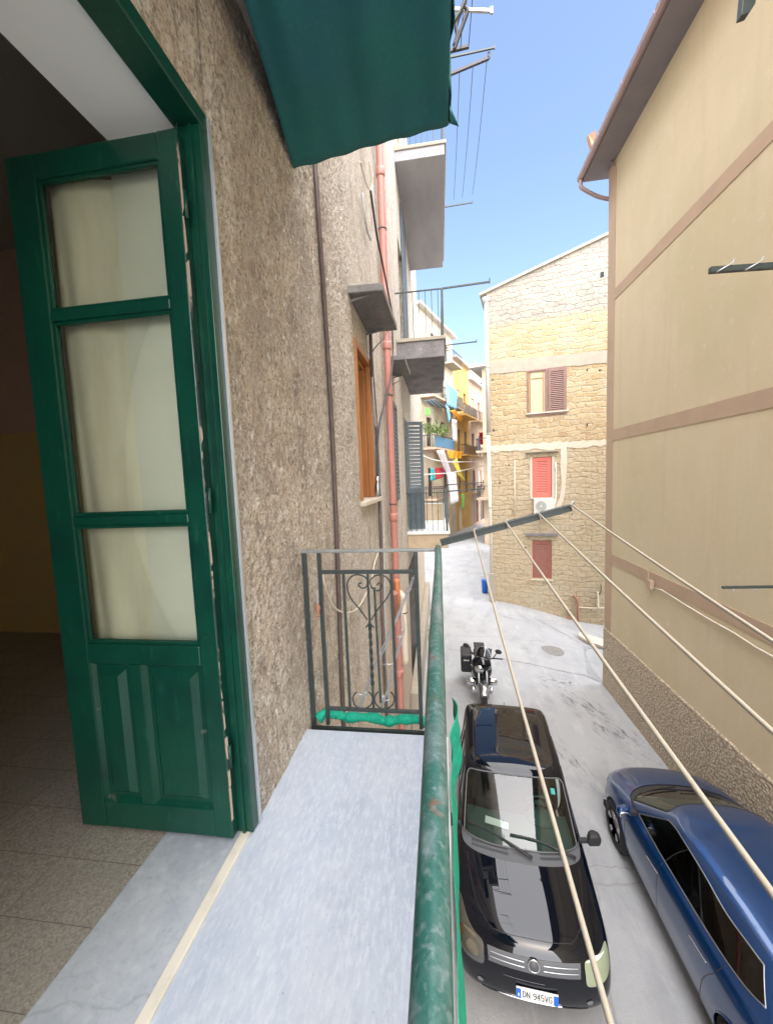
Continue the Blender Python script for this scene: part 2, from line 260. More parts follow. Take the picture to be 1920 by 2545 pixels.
# ------------------------------------------------------------------ mesh builder
class MB:
    def __init__(s): s.v = []; s.f = []; s.sm = []
    def add(s, vs, fs, smooth=False):
        o = len(s.v); s.v += [tuple(v) for v in vs]; s.f += [tuple(i + o for i in f) for f in fs]; s.sm += [smooth] * len(fs); return s
    def box(s, a, b, mtx=None):
        x0, y0, z0 = [min(p, q) for p, q in zip(a, b)]; x1, y1, z1 = [max(p, q) for p, q in zip(a, b)]
        vs = [Vector(p) for p in ((x0, y0, z0), (x1, y0, z0), (x1, y1, z0), (x0, y1, z0), (x0, y0, z1), (x1, y0, z1), (x1, y1, z1), (x0, y1, z1))]
        if mtx: vs = [mtx @ v for v in vs]
        return s.add(vs, [(0, 3, 2, 1), (4, 5, 6, 7), (0, 1, 5, 4), (1, 2, 6, 5), (2, 3, 7, 6), (3, 0, 4, 7)])
    def bar(s, a, b, w, h=None, up=(0, 0, 1)):
        """rectangular bar from a to b"""
        h = h or w; a = Vector(a); b = Vector(b); d = (b - a).normalized(); u = Vector(up)
        if abs(d.dot(u)) > .95: u = Vector((0, 1, 0))
        x = d.cross(u).normalized(); y = x.cross(d)
        vs = [p + x * sx * w / 2 + y * sy * h / 2 for p in (a, b) for sx, sy in ((-1, -1), (1, -1), (1, 1), (-1, 1))]
        return s.add(vs, [(0, 1, 2, 3), (7, 6, 5, 4), (0, 4, 5, 1), (1, 5, 6, 2), (2, 6, 7, 3), (3, 7, 4, 0)])
    def tube(s, pts, r, seg=8, closed=False, cap=True):
        pts = [Vector(p) for p in pts]; n = len(pts); rs = r if isinstance(r, (list, tuple)) else [r] * n
        vs = []; prev = None
        for i, p in enumerate(pts):
            a = pts[(i - 1) % n] if (closed or i > 0) else p; b = pts[(i + 1) % n] if (closed or i < n - 1) else p
            d = (b - a).normalized() if (b - a).length > 1e-9 else Vector((0, 0, 1))
            if prev is None:
                u = Vector((0, 0, 1)) if abs(d.z) < .9 else Vector((1, 0, 0)); x = d.cross(u).normalized()
            else:
                x = (prev - d * prev.dot(d)); x = x.normalized() if x.length > 1e-6 else d.orthogonal().normalized()
            prev = x; y = d.cross(x)
            vs += [p + (x * math.cos(t) + y * math.sin(t)) * rs[i] for t in [2 * math.pi * k / seg for k in range(seg)]]
        fs = []; m = n if closed else n - 1
        for i in range(m):
            j = (i + 1) % n
            fs += [(i * seg + k, i * seg + (k + 1) % seg, j * seg + (k + 1) % seg, j * seg + k) for k in range(seg)]
        s.add(vs, fs, True)
        if cap and not closed: s.add([vs[k] for k in range(seg)][::-1] + vs[-seg:], [tuple(range(seg)), tuple(range(seg, 2 * seg))])
        return s
    def lathe(s, prof, c, axis=(0, 0, 1), seg=24):
        """prof: (radius, height) along axis from c"""
        q = Vector((0, 0, 1)).rotation_difference(Vector(axis)); c = Vector(c); vs = []
        for r, h in prof: vs += [c + q @ Vector((r * math.cos(t), r * math.sin(t), h)) for t in [2 * math.pi * k / seg for k in range(seg)]]
        fs = [(i * seg + k, i * seg + (k + 1) % seg, (i + 1) * seg + (k + 1) % seg, (i + 1) * seg + k) for i in range(len(prof) - 1) for k in range(seg)]
        s.add(vs, fs, True)
        for (r, h), o, rev in ((prof[0], 0, 1), (prof[-1], (len(prof) - 1) * seg, 0)):
            if r > 1e-4:
                cv = vs[o:o + seg]; s.add(cv[::-1] if rev else cv, [tuple(range(seg))])
        return s
    def prism(s, poly, d):
        """closed polygon (3D points) extruded by vector d"""
        p = [Vector(v) for v in poly]; n = len(p); d = Vector(d)
        return s.add(p + [v + d for v in p], [tuple(range(n))[::-1], tuple(range(n, 2 * n))] + [(i, (i + 1) % n, n + (i + 1) % n, n + i) for i in range(n)])
    def ell(s, c, rad, seg=16, rings=10, mtx=None):
        c = Vector(c); vs = []
        for i in range(rings + 1):
            a = math.pi * i / rings
            for k in range(seg):
                t = 2 * math.pi * k / seg; v = Vector((rad[0] * math.sin(a) * math.cos(t), rad[1] * math.sin(a) * math.sin(t), rad[2] * math.cos(a)))
                vs.append(c + (mtx @ v if mtx else v))
        return s.add(vs, [(i * seg + k, (i + 1) * seg + k, (i + 1) * seg + (k + 1) % seg, i * seg + (k + 1) % seg) for i in range(rings) for k in range(seg)], True)
    def grid(s, fn, nu, nv, smooth=True):
        vs = [fn(i / nu, j / nv) for i in range(nu + 1) for j in range(nv + 1)]
        return s.add(vs, [(i * (nv + 1) + j, (i + 1) * (nv + 1) + j, (i + 1) * (nv + 1) + j + 1, i * (nv + 1) + j + 1) for i in range(nu) for j in range(nv)], smooth)
    def build(s, name, m, parent=None, bevel=0, fix=True, seg=2, solid=0):
        me = bpy.data.meshes.new(name); me.from_pydata(s.v, [], s.f)
        for i, p in enumerate(me.polygons): p.use_smooth = s.sm[i]
        me.materials.append(mt[m] if isinstance(m, str) else m)
        if fix:
            bm = bmesh.new(); bm.from_mesh(me); bmesh.ops.remove_doubles(bm, verts=bm.verts, dist=1e-5)
            bmesh.ops.recalc_face_normals(bm, faces=bm.faces); bm.to_mesh(me); bm.free()
        o = bpy.data.objects.new(name, me); COL.objects.link(o)
        if parent: o.parent = parent
        if solid:
            b = o.modifiers.new('solid', 'SOLIDIFY'); b.thickness = solid; b.offset = 0
        if bevel:
            b = o.modifiers.new('bevel', 'BEVEL'); b.width = bevel; b.segments = seg; b.limit_method = 'ANGLE'; b.angle_limit = R(40)
        return o
def tag(o, label=None, cat=None, group=None, kind=None):
    if label: o['label'] = label
    if cat: o['category'] = cat
    if group: o['group'] = group
    if kind: o['kind'] = kind
    return o
def thing(name, label, cat, loc=(0, 0, 0), rz=0, group=None):
    o = bpy.data.objects.new(name, None); COL.objects.link(o); o.location = loc; o.rotation_euler = (0, 0, rz); o.empty_display_size = .1
    return tag(o, label, cat, group)
def rehome(root, loc):
    """put a thing's empty at its base while its parts stay where they are"""
    root.location = loc; v = Vector(loc)
    for c in COL.objects:
        if c.parent == root:
            if c.type == 'MESH' and c.location.length < 1e-9: c.location = -v
def spline(pts, n=8, closed=False):
    P = [Vector(p) for p in pts]; out = []; m = len(P)
    for i in range(m if closed else m - 1):
        g = lambda k: P[k % m] if closed else P[max(0, min(m - 1, k))]
        a, b, c, d = g(i - 1), g(i), g(i + 1), g(i + 2)
        for k in range(n):
            t = k / n; out.append(.5 * ((2 * b) + (c - a) * t + (2 * a - 5 * b + 4 * c - d) * t * t + (3 * b - a - 3 * c + d) * t ** 3))
    if not closed: out.append(P[-1])
    return out
def sag(a, b, d, n=20):
    a = Vector(a); b = Vector(b); return [a.lerp(b, i / n) - Vector((0, 0, d * 4 * (i / n) * (1 - i / n))) for i in range(n + 1)]
def wall_holes(mb, a0, a1, z0, z1, holes, P, depth=.25, nin=1):
    """wall face over a in [a0,a1], z in [z0,z1] with rectangular holes (a0,a1,z0,z1); P(a,z,d) gives the point at depth d"""
    A = sorted({a0, a1} | {h[0] for h in holes} | {h[1] for h in holes}); Z = sorted({z0, z1} | {h[2] for h in holes} | {h[3] for h in holes})
    A = [a for a in A if a0 <= a <= a1]; Z = [z for z in Z if z0 <= z <= z1]
    for i in range(len(A) - 1):
        for j in range(len(Z) - 1):
            ca, cz = (A[i] + A[i + 1]) / 2, (Z[j] + Z[j + 1]) / 2
            if any(h[0] < ca < h[1] and h[2] < cz < h[3] for h in holes): continue
            mb.add([P(A[i], Z[j], 0), P(A[i + 1], Z[j], 0), P(A[i + 1], Z[j + 1], 0), P(A[i], Z[j + 1], 0)], [(0, 1, 2, 3)])
    for h in holes:
        c = [(h[0], h[2]), (h[1], h[2]), (h[1], h[3]), (h[0], h[3])]
        for k in range(4):
            p, q = c[k], c[(k + 1) % 4]
            mb.add([P(*p, 0), P(*q, 0), P(*q, depth), P(*p, depth)], [(0, 1, 2, 3)])
def shutter(parent, name, m, P, a0, a1, z0, z1, d, fr=.06, pitch=.055, louvre=.04, tk=.035):
    """louvred leaf in a frame; P maps (a,z,depth) to a point"""
    s = MB()
    def bx(aa, ab, za, zb, da, db):
        vs = [P(a, z, e) for a in (aa, ab) for z in (za, zb) for e in (da, db)]
        s.add(vs, [(0, 1, 3, 2), (4, 6, 7, 5), (0, 4, 5, 1), (2, 3, 7, 6), (0, 2, 6, 4), (1, 5, 7, 3)])
    bx(a0, a0 + fr, z0, z1, d, d + tk); bx(a1 - fr, a1, z0, z1, d, d + tk); bx(a0 + fr, a1 - fr, z0, z0 + fr * 1.3, d, d + tk); bx(a0 + fr, a1 - fr, z1 - fr * 1.1, z1, d, d + tk)
    z = z0 + fr * 1.3 + .01
    while z < z1 - fr * 1.1 - .02:
        vs = [P(a, z, d + .004), P(a, z + louvre, d + tk - .004)] if 0 else None
        s.add([P(a0 + fr, z, d + .003), P(a1 - fr, z, d + .003), P(a1 - fr, z + louvre, d + tk - .005), P(a0 + fr, z + louvre, d + tk - .005),
               P(a0 + fr, z - .008, d + .003), P(a1 - fr, z - .008, d + .003), P(a1 - fr, z + louvre - .008, d + tk - .005), P(a0 + fr, z + louvre - .008, d + tk - .005)],
              [(0, 1, 2, 3), (7, 6, 5, 4), (0, 4, 5, 1), (3, 2, 6, 7)])
        z += pitch
    return s.build(name, m, parent)

# ================================================================== THE SETTING
WX = -.79                                  # plane of our facade
RX = 4.183                                 # plane of the beige house
def gz(x, y):
    a = max(0, min(1, (x - 2.2) / 4.3)); b = max(0, min(1, (y - 10) / 6)); return -.7 * a * a * (3 - 2 * a) * b * b * (3 - 2 * b)
def axis(vals): return sorted(set(round(v, 3) for v in vals))
xs = axis([-300, -100, -40, -15, -6] + [-3 + .5 * i for i in range(30)] + [14, 20, 40, 100, 300]); ys = axis([-120, -40, -15, -6] + [-4 + .5 * i for i in range(56)] + [26, 30, 40, 55, 80, 120, 200, 500])
g = MB(); g.add([(x, y, gz(x, y)) for x in xs for y in ys], [(i * len(ys) + j, (i + 1) * len(ys) + j, (i + 1) * len(ys) + j + 1, i * len(ys) + j + 1) for i in range(len(xs) - 1) for j in range(len(ys) - 1)], True)
tag(g.build('street', 'asphalt'), kind='structure')
pt = [hz(x * 1.15039, y * 1.15039, 0) for x, y in ((1259, 1383), (1304, 1366), (1340, 1370), (1340, 1500), (1304, 1478), (1267, 1460), (1263, 1420))]
g = MB(); pp = [Vector((p.x, p.y, gz(p.x, p.y) + .012)) for p in pt]; g.add(pp, [tuple(range(len(pp)))])
tag(g.build('road_patch', 'patch', fix=False), kind='structure')

jt = MB()
def joint(pts, w_=.012, up=.006):
    P = spline([hz(1094 + x * .495, 1541 + y * .495, 0) for x, y in pts], 8)
    P = [Vector((p.x + .015 * math.sin(i * 1.7), p.y + .02 * math.sin(i * 2.3), gz(p.x, p.y) + up)) for i, p in enumerate(P)]
    for a_, b_ in zip(P, P[1:]):
        d = (b_ - a_).normalized(); nn = Vector((-d.y, d.x, 0)) * w_ * random.uniform(.4, 1); jt.add([a_ - nn, b_ - nn, b_ + nn, a_ + nn], [(0, 1, 2, 3)])
joint(((35, 145), (130, 160), (300, 195), (470, 225), (640, 262), (730, 275)), .012); joint(((470, -30), (620, 30), (720, 95), (760, 110)), .012); joint(((780, 130), (822, 175)), .01)
joint(((690, -60), (560, -40), (420, -5), (300, -20)), .01); joint(((540, 1230), (860, 1240), (950, 1255)), .004)
tag(jt.build('road_joints', 'grout', fix=False), kind='structure')
for sx, sy, r1, r2, ro in ((700, 420, .45, 1.9, 22), (600, 310, .6, .5, 0), (860, 560, .5, 1.4, 20), (640, 700, .3, 1.2, 15)):
    c0 = hz(1094 + sx * .495, 1541 + sy * .495, 0); q = MB().add([(-1, -1, 0), (1, -1, 0), (1, 1, 0), (-1, 1, 0)], [(0, 1, 2, 3)]).build('road_stain', 'stain', fix=False)
    q.location = (c0.x, c0.y, .0065 + sx * 1e-6); q.scale = (r1, r2, 1); q.rotation_euler = (0, 0, R(ro)); tag(q, kind='structure')

def manhole(px, py, r, label):
    c = hz(px, py, 0); c.z = gz(c.x, c.y); t = thing('manhole_cover', label, 'manhole cover', c, group='round manhole covers in the road')
    MB().lathe([(r + .05, 0), (r + .05, .010), (r, .012), (r, .006)], (0, 0, 0), seg=32).build('rim', 'castiron', t)
    m = MB().lathe([(r - .012, .0), (r - .012, .014)], (0, 0, 0), seg=32)
    for i in range(-3, 4):
        w = math.sqrt(max(0, (r * .85) ** 2 - (i * r * .24) ** 2)); m.box((-w, i * r * .24 - .012, .014), (w, i * r * .24 + .012, .019))
    m.build('lid', 'castiron', t)
manhole(1190 * 1.1504, 1403 * 1.1504, .33, 'round grey manhole cover out in the middle of the junction')
manhole(1069, 1521, .30, 'round manhole cover in the left edge of the road, behind the balcony handrail')

# ---------------------------------------------------------------- our house
house = thing('apartment_house', 'weathered brown plaster and stone house whose green balcony door stands open', 'house')
PW = lambda a, z, d: (WX - d, a, z)
w = MB()
wall_holes(w, -6, 17.4, 0, 17, [(-1.0, 1.36, 4.31, 6.975), (3.79, 4.64, 5.48, 7.08), (6.36, 7.15, 5.3, 7.05), (9.05, 10.0, 4.42, 7.1), (9.05, 10.1, 8.46, 11.1), (9.6, 10.6, 12.9, 15), (8.9, 11.1, 0, 3.55)], PW, .34)  # doorway hole widened out of view to let more light into the room
w.add([(WX, 17.4, 0), (WX - 12, 17.4, 0), (WX - 12, 17.4, 17), (WX, 17.4, 17)], [(0, 1, 2, 3)])
w.add([(WX, -6, 17), (WX, 17.4, 17), (WX - 12, 17.4, 17), (WX - 12, -6, 17)], [(0, 1, 2, 3)])
w.build('facade', 'facade', house, fix=True)
MB().box((WX, 8.2, -.05), (WX + .20, 17.4, .9)).build('plinth', 'cement', house, bevel=.03)
MB().box((WX - .30, 8.95, 0), (WX - .26, 11.05, 3.5)).box((WX - .26, 8.9, 0), (WX - .02, 9.0, 3.5)).box((WX - .26, 11.0, 0), (WX - .02, 11.1, 3.5)).build('garage_door', 'darkcement', house)
cg = MB()
def coat(u, v):
    y = 1.388 + 2.38 * u; z = 2.4 + 6.1 * v; p = Vector((0, y, z)); e = min(1, u * 40, (1 - u) * 30)
    d = .003 * noise.fractal(p * 5, .7, 2.1, 4) + .006 * noise.fractal(p * 30, .6, 2.1, 4); d += .004 * max(0, noise.noise(p * 9) - .1)
    return (WX + .004 + max(-.003, (d + .006) * e), y, z)
cg.grid(coat, 210, 560); cg.build('rough_render', 'facade', house, fix=False)
# interior seen through the balcony door
r = MB()
r.add([(-5.5, 3.2, 4.3), (-1.13, 3.2, 4.3), (-1.13, 3.2, 7.9), (-5.5, 3.2, 7.9)], [(0, 1, 2, 3)])
r.add([(-5.5, -4, 4.3), (-5.5, 3.2, 4.3), (-5.5, 3.2, 7.9), (-5.5, -4, 7.9)], [(0, 1, 2, 3)])
r.add([(-5.5, -4, 4.3), (-1.13, -4, 4.3), (-1.13, -4, 7.9), (-5.5, -4, 7.9)], [(0, 1, 2, 3)])
wall_holes(r, -4, 3.2, 4.3, 7.9, [(-1.0, 1.36, 4.3, 6.975)], lambda a, z, d: (-1.135 - d, a, z), .0)
r.build('room_walls', 'roomwall', house, fix=False)
MB().add([(-5.5, -4, 7.9), (-1.13, -4, 7.9), (-1.13, 3.2, 7.9), (-5.5, 3.2, 7.9)], [(0, 1, 2, 3)]).build('room_ceiling', 'roomceil', house, fix=False)
MB().box((-1.145, -1.0, 6.945), (-.8705, 1.368, 6.99)).build('door_lintel_soffit', 'soffit', house)
MB().box((-1.14, 1.345, 4.312), (-.87, 1.37, 6.944)).build('door_reveal', 'whitepaint', house)
# floors
t = MB().add([(-5.5, -4, 4.31), (-1.13, -4, 4.31), (-1.13, 3.2, 4.31), (-5.5, 3.2, 4.31)], [(0, 1, 2, 3)])
fl = tag(t.build('floor', 'terrazzo', fix=False), kind='structure')
j = MB()
for k in range(-20, 20):
    y = .96 + .2 * k
    if -3.9 < y < 3.1: j.box((-5.4, y - .0008, 4.306), (-1.135, y + .0008, 4.3108))
for k in range(20):
    x = -1.13 - .34 - .4 * k
    if x > -5.4: j.box((x - .0006, -3.9, 4.306), (x + .0006, 3.1, 4.3107))
j.build('floor_joints', 'grout', fl)
MB().box((-1.13, -1.0, 4.27), (-.823, 1.36, 4.3125)).build('door_sill', 'sill', house, bevel=.003)
MB().box((-.8225, -1.0, 4.28), (-.786, 1.345, 4.319)).build('threshold_strip', 'strip', house, bevel=.003)
# green frame of the balcony door
fr = MB().box((-.868, 1.322, 4.315), (-.772, 1.372, 6.925)).box((-.870, -1.0, 6.926), (-.772, 1.372, 6.985)).box((-.868, -1.0, 4.315), (-.772, -.95, 6.92)).build('door_frame', 'green', house, bevel=.004)
MB().box((-.812, 1.312, 4.32), (-.80, 1.322, 6.92)).build('frame_bead', 'green', fr)
MB().box((-.7715, 1.366, 4.32), (-.764, 1.380, 6.975)).build('edge_trim', 'silver', fr)
# the open leaf, hinged on that frame
DY = 1.28; TH = .042
lf = MB()
X0, X1 = -1.50, -.833
zs = [4.325, 6.885]
lf.box((X0, DY, zs[0]), (X0 + .115, DY + TH, zs[-1])).box((X1 - .075, DY, zs[0]), (X1, DY + TH, zs[-1]))
for a, b in ((6.80, 6.885), (6.315, 6.352), (5.565, 5.60), (5.02, 5.10), (4.325, 4.44)): lf.box((X0 + .115, DY + .001, a), (X1 - .075, DY + TH - .001, b))
lf.box((X0 + .115 + .17, DY + .002, 4.44), (X0 + .115 + .225, DY + TH - .002, 5.02))
leaf = lf.build('door_leaf', 'green', house, bevel=.005)
for a, b in ((6.352, 6.80), (5.60, 6.315), (5.10, 5.565)):
    MB().box((X0 + .116, DY + .020, a), (X1 - .076, DY + .024, b)).build('pane', 'paneglass', leaf)
    xq0, xq1 = X0 + .09, X1 - .05; MB().grid(lambda u, v: (xq0 + (xq1 - xq0) * u, DY + .062 + .012 * math.cos(min(1, u * 2.2) * 6.28) + .004 * math.sin(u * 23 + v * 2), a - .02 + (b - a + .04) * v), 50, 6).build('curtain', 'lace', leaf, fix=False)
    bd = MB(); xa, xb = X0 + .115, X1 - .075
    for (p, q) in (((xa, a), (xb, a + .012)), ((xa, b - .012), (xb, b)), ((xa, a + .012), (xa + .012, b - .012)), ((xb - .012, a + .012), (xb, b - .012))): bd.box((p[0], DY + .008, p[1]), (q[0], DY + .0195, q[1]))
    bd.build('pane_bead', 'green', leaf, bevel=.003)
for xa, xb in ((X0 + .115, X0 + .285), (X0 + .34, X1 - .075)):
    p = MB(); o = [(xa, 4.44), (xb, 4.44), (xb, 5.02), (xa, 5.02)]; i = .016; k = .05
    def ring(d, y): return [(o[0][0] + d, y, o[0][1] + d), (o[1][0] - d, y, o[1][1] + d), (o[2][0] - d, y, o[2][1] - d), (o[3][0] + d, y, o[3][1] - d)]
    rs = [ring(0, DY + .006), ring(.012, DY + .020), ring(i + .012, DY + .020), ring(k, DY + .001)]
    vs = sum(rs, []); fs = [(4 * a + b, 4 * a + (b + 1) % 4, 4 * a + 4 + (b + 1) % 4, 4 * a + 4 + b) for a in range(3) for b in range(4)] + [(12, 13, 14, 15)]
    p.add(vs, fs); p.build('raised_panel', 'green', leaf)
pe = MB(); z = 4.40
while z < 6.88:
    h = random.uniform(.04, .24); wd = random.uniform(.003, .011)
    pe.add([(X1 + .001, DY - .0015, z), (X1 + .001 + wd, DY - .0012, z + h * .1), (X1 + .001 + wd * random.uniform(.6, 1.2), DY - .0012, min(z + h, 6.88)), (X1 - .001, DY - .0015, min(z + h * .95, 6.88))], [(0, 1, 2, 3)]); z += h * random.uniform(.9, 1.15)
pe.build('peeling_edge', 'peel', leaf, fix=False)
for z in (4.62, 5.6, 6.6): MB().tube([(X1 + .012, DY + .004, z), (X1 + .012, DY + .004, z + .09)], .007, 8).build('hinge', 'green', leaf)

# window with the varnished frame, on the facade ahead
wf = MB(); a0, a1, z0, z1 = 3.79, 4.64, 5.48, 7.08
for p, q in (((a0, z0), (a0 + .07, z1)), ((a1 - .07, z0), (a1, z1)), ((a0 + .07, z1 - .07), (a1 - .07, z1))): wf.box((WX - .05, p[0], p[1]), (WX + .018, q[0], q[1]))
win = wf.build('window_frame', 'orangewood', house, bevel=.008)
ww = MB().box((WX - .16, a1 - .11, z0), (WX - .05, a1 - .005, z1 - .07)).box((WX - .16, a0 + .005, z0), (WX - .05, a0 + .05, z1 - .07)).box((WX - .16, a0 + .05, z1 - .12), (WX - .05, a1 - .11, z1 - .072))
ww.build('inner_frame', 'orangewood', win, bevel=.006)
MB().box((WX - .20, a0, z0), (WX - .17, a1, z1)).build('pane', 'darkpane', win)
MB().prism([(WX - .2, a0 - .06, z0 - .055), (WX + .06, a0 - .05, z0 - .055), (WX + .09, a1 + .02, z0 - .05), (WX + .02, a1 + .09, z0 - .05), (WX - .2, a1 + .06, z0 - .05)], (0, 0, .05)).build('window_sill', 'whitecement', win, bevel=.01)
def hood(y0, y1, z, x1, name='window_hood'):
    h = MB().prism([(WX - .05, y0, z), (x1, y0, z - .01), (x1 + .02, y1, z), (WX - .05, y1, z)], (0, 0, .07)).build(name, 'darkcement', house, bevel=.008)
    for y in (y0 + .06, y1 - .1): MB().bar((WX, y, z - .05), (x1 - .12, y, z - .012), .018, .018).build('bracket', 'darkcement', h)
hood(3.59, 4.59, 7.39, -.46); hood(6.25, 7.25, 7.56, -.50)
# louvred shutters further along
PS = lambda a, z, d: (WX + .055 - d, a, z)
shutter(house, 'window_shutter', 'greyshut', PS, 6.30, 6.74, 5.3, 7.0, .01, pitch=.07, louvre=.05)
shutter(house, 'window_shutter', 'greyshut', PS, 6.76, 7.2, 5.3, 7.0, .01, pitch=.07, louvre=.05)
PL = lambda a, z, d: (a, 9.02 + d + (a + .79) * .35, z)
shutter(house, 'balcony_shutter', 'greyshut', PL, WX + .03, WX + .42, 5.35, 6.98, 0, fr=.07, pitch=.085, louvre=.06, tk=.045)
MB().prism([PL(WX + .03, 4.46, 0), PL(WX + .42, 4.46, 0), PL(WX + .42, 5.35, 0), PL(WX + .03, 5.35, 0)], (0, .045, 0)).build('shutter_panel', 'greyshut', house)
for q_ in (((WX - .3, 9.0, 4.4), (WX - .26, 10.0, 7.1)), ((WX - .3, 9.0, 8.4), (WX - .26, 10.1, 11.1)), ((WX - .3, 9.6, 12.9), (WX - .26, 10.6, 15))): MB().box(*q_).build('balcony_door', 'darkpane', house)
for k in range(4): MB().box((WX + .02, 9.9 + .28 * k, 8.7), (WX + .055, 10.12 + .28 * k, 12.3)).build('tall_shutter', 'greyshut', house)
rehome(house, (WX, 1.4, 0))

# ---------------------------------------------------------------- our balcony
bal = thing('balcony', 'balcony we stand on, pale marble floor inside a worn green iron railing', 'balcony')
MB().box((WX + .002, -1.5, 4.275), (-.002, 1.97, 4.31)).build('marble_floor', 'marble', bal, bevel=.006)
MB().box((WX + .002, -1.5, 4.13), (-.03, 1.95, 4.273)).build('slab', 'cement', bal)
MB().box((-.0015, -1.5, 4.262), (.006, 1.97, 4.306)).build('floor_edge', 'whitepaint', bal)
hr = [(-.018 + .0015 * math.sin(y * 5), y, 5.318) for y in [2.06 - .12 * k for k in range(31)]]
MB().tube(hr, .0162, 20).build('handrail', 'rail', bal)
ER = 2.05
MB().box((WX - .01, ER - .016, 5.300), (-.033, ER + .016, 5.316)).build('end_rail', 'railtop', bal, bevel=.004)
MB().bar((WX + .024, ER, 5.30), (WX + .024, ER, 4.27), .024).build('end_post', 'iron', bal, bevel=.002)
for x, z0, z1, w_ in ((-.68, 4.29, 5.30, .021), (-.14, 4.29, 5.30, .021)): MB().bar((x, ER, z1), (x, ER, z0), w_).build('end_post', 'iron', bal, bevel=.002)
for x0, x1, z, h in ((-.67, -.15, 5.19, .021), (-.67, -.15, 4.387, .018), (WX + .01, -.02, 4.262, .024)): MB().bar((x0, ER, z), (x1, ER, z), .018, h).build('end_crossbar', 'iron', bal, bevel=.002)
for x in (-.545, -.277): MB().bar((x, ER, 5.18), (x, ER, 4.395), .014).build('baluster', 'iron', bal)
MB().bar((-.375, ER + .006, 5.10), (-.367, ER + .006, 4.43), .011).build('baluster', 'iron', bal)
tw = MB(); n = 60; vs = []
for i in range(n + 1):
    z = 5.18 - .785 * i / n; a = 0 if z > 4.90 or z < 4.52 else (4.90 - z) * 34; rr = .0085 if not (4.52 < z < 4.90) else .0105
    vs += [(-.408 + rr * math.cos(a + q), ER + rr * math.sin(a + q), z) for q in (.785, 2.356, 3.927, 5.498)]
tw.add(vs, [(4 * i + k, 4 * i + (k + 1) % 4, 4 * i + 4 + (k + 1) % 4, 4 * i + 4 + k) for i in range(n) for k in range(4)]); tw.build('twisted_baluster', 'iron', bal)
def ecr(x, y): return hy(720 + x / 3.95, 1300 + y / 3.95, ER - .008)
left = [(760, 950), (690, 850), (600, 740), (562, 620), (590, 540), (650, 508), (730, 525), (768, 575), (745, 628), (708, 638), (676, 612), (685, 588), (706, 592)]
right = [(800, 950), (860, 850), (945, 745), (992, 640), (965, 550), (905, 512), (830, 520), (788, 575), (810, 640), (860, 665), (900, 635), (895, 595), (868, 590), (856, 610)]
for pts in (left, right): MB().tube(spline([ecr(*p) for p in pts], 6), .0042, 6).build('heart_scroll', 'iron', bal)
MB().tube(spline([ecr(*p) for p in ((745, 1025), (775, 985), (782, 930), (790, 985), (828, 1025))], 6), .004, 6).build('scroll_foot', 'iron', bal)
for cx in (715, 928): MB().tube([ecr(cx + 97 * math.cos(t), 1730 + 92 * math.sin(t)) for t in [R(-52 + (284) * k / 28) for k in range(29)]], .0042, 6).build('ring_scroll', 'iron', bal)
for k in range(22):
    y = 1.92 - .155 * k; MB().bar((-.014, y, 5.30), (-.014, y, 4.42), .013).build('side_baluster', 'iron', bal)
for z in (5.19, 4.41): MB().bar((-.014, 2.04, z), (-.014, -1.45, z), .016, .012).build('side_crossbar', 'iron', bal)
MB().bar((-.014, 2.05, 5.30), (-.014, 2.05, 4.27), .024).build('corner_post', 'iron', bal)
rehome(bal, (WX, ER, 4.13))

rack = thing('clothes_rack', 'dark angle-iron clothesline arm rising from the corner of our balcony', 'clothes rack')
a, b = Vector((-.004, 2.05, 5.345)), Vector((.655, 2.05, 5.515))
arm = MB(); q = (b - a).normalized(); nrm = Vector((-q.z, 0, q.x))
arm.prism([a - nrm * .019, b - nrm * .019, b + nrm * .019, a + nrm * .019], (0, .005, 0)); arm.prism([a + nrm * .019 - Vector((0, .032, 0)), a + nrm * .019, a + nrm * .0145, a + nrm * .0145 - Vector((0, .032, 0))], b - a)
arm.build('arm', 'iron', rack, bevel=.001)
ends = [(.168, (1536, 2545)), (.33, (1920, 2180)), (.49, (1920, 1788)), (.645, (1920, 1570))]
for x, _ in ends:
    p = a.lerp(b, (x + .004) / .659); MB().tube([p + Vector((0, -.02, .012)), p + Vector((.004, -.026, .032)), p + Vector((.012, -.02, .036)), p + Vector((.012, -.016, .018))], .0028, 6).build('hook', 'galv', rack)
rehome(rack, (-.014, 2.05, 5.33))
lab = ['cream clothesline crossing the black car, nearest the balcony rail', 'cream clothesline running down over the bonnet of the blue car', 'cream clothesline from the third hook of the arm, crossing the pebbledash wall', 'cream clothesline from the tip of the arm, topmost of the four']
for (x, (px, py)), l in zip(ends, lab):
    p = a.lerp(b, (x + .004) / .659) + Vector((.0, -.022, .02))
    # far end on the near arm 2.6 m behind: follow the sight line through the frame edge
    v = ray(px, py); k = 1.0
    s = Vector((x, 0, 0)); q2 = Vector((0, 0, H)) + v * ((x + .012) / v.x)
    d = q2 - p; e = p + d * ((2.05 + .6) / -d.y) if d.y < -.05 else p + Vector((0, -2.6, -.35))
    tag(MB().tube(sag(p, e, .035 if px < 1900 else .02, 30), .0042, 8).ell(p + Vector((0, .004, -.002)), (.009, .012, .009), 10, 6).tube([p, p + Vector((.012, .01, -.03)), p + Vector((.008, .012, -.055))], .003, 6).build('clothesline', 'rope'), l, 'clothesline', 'clotheslines strung along our balcony')

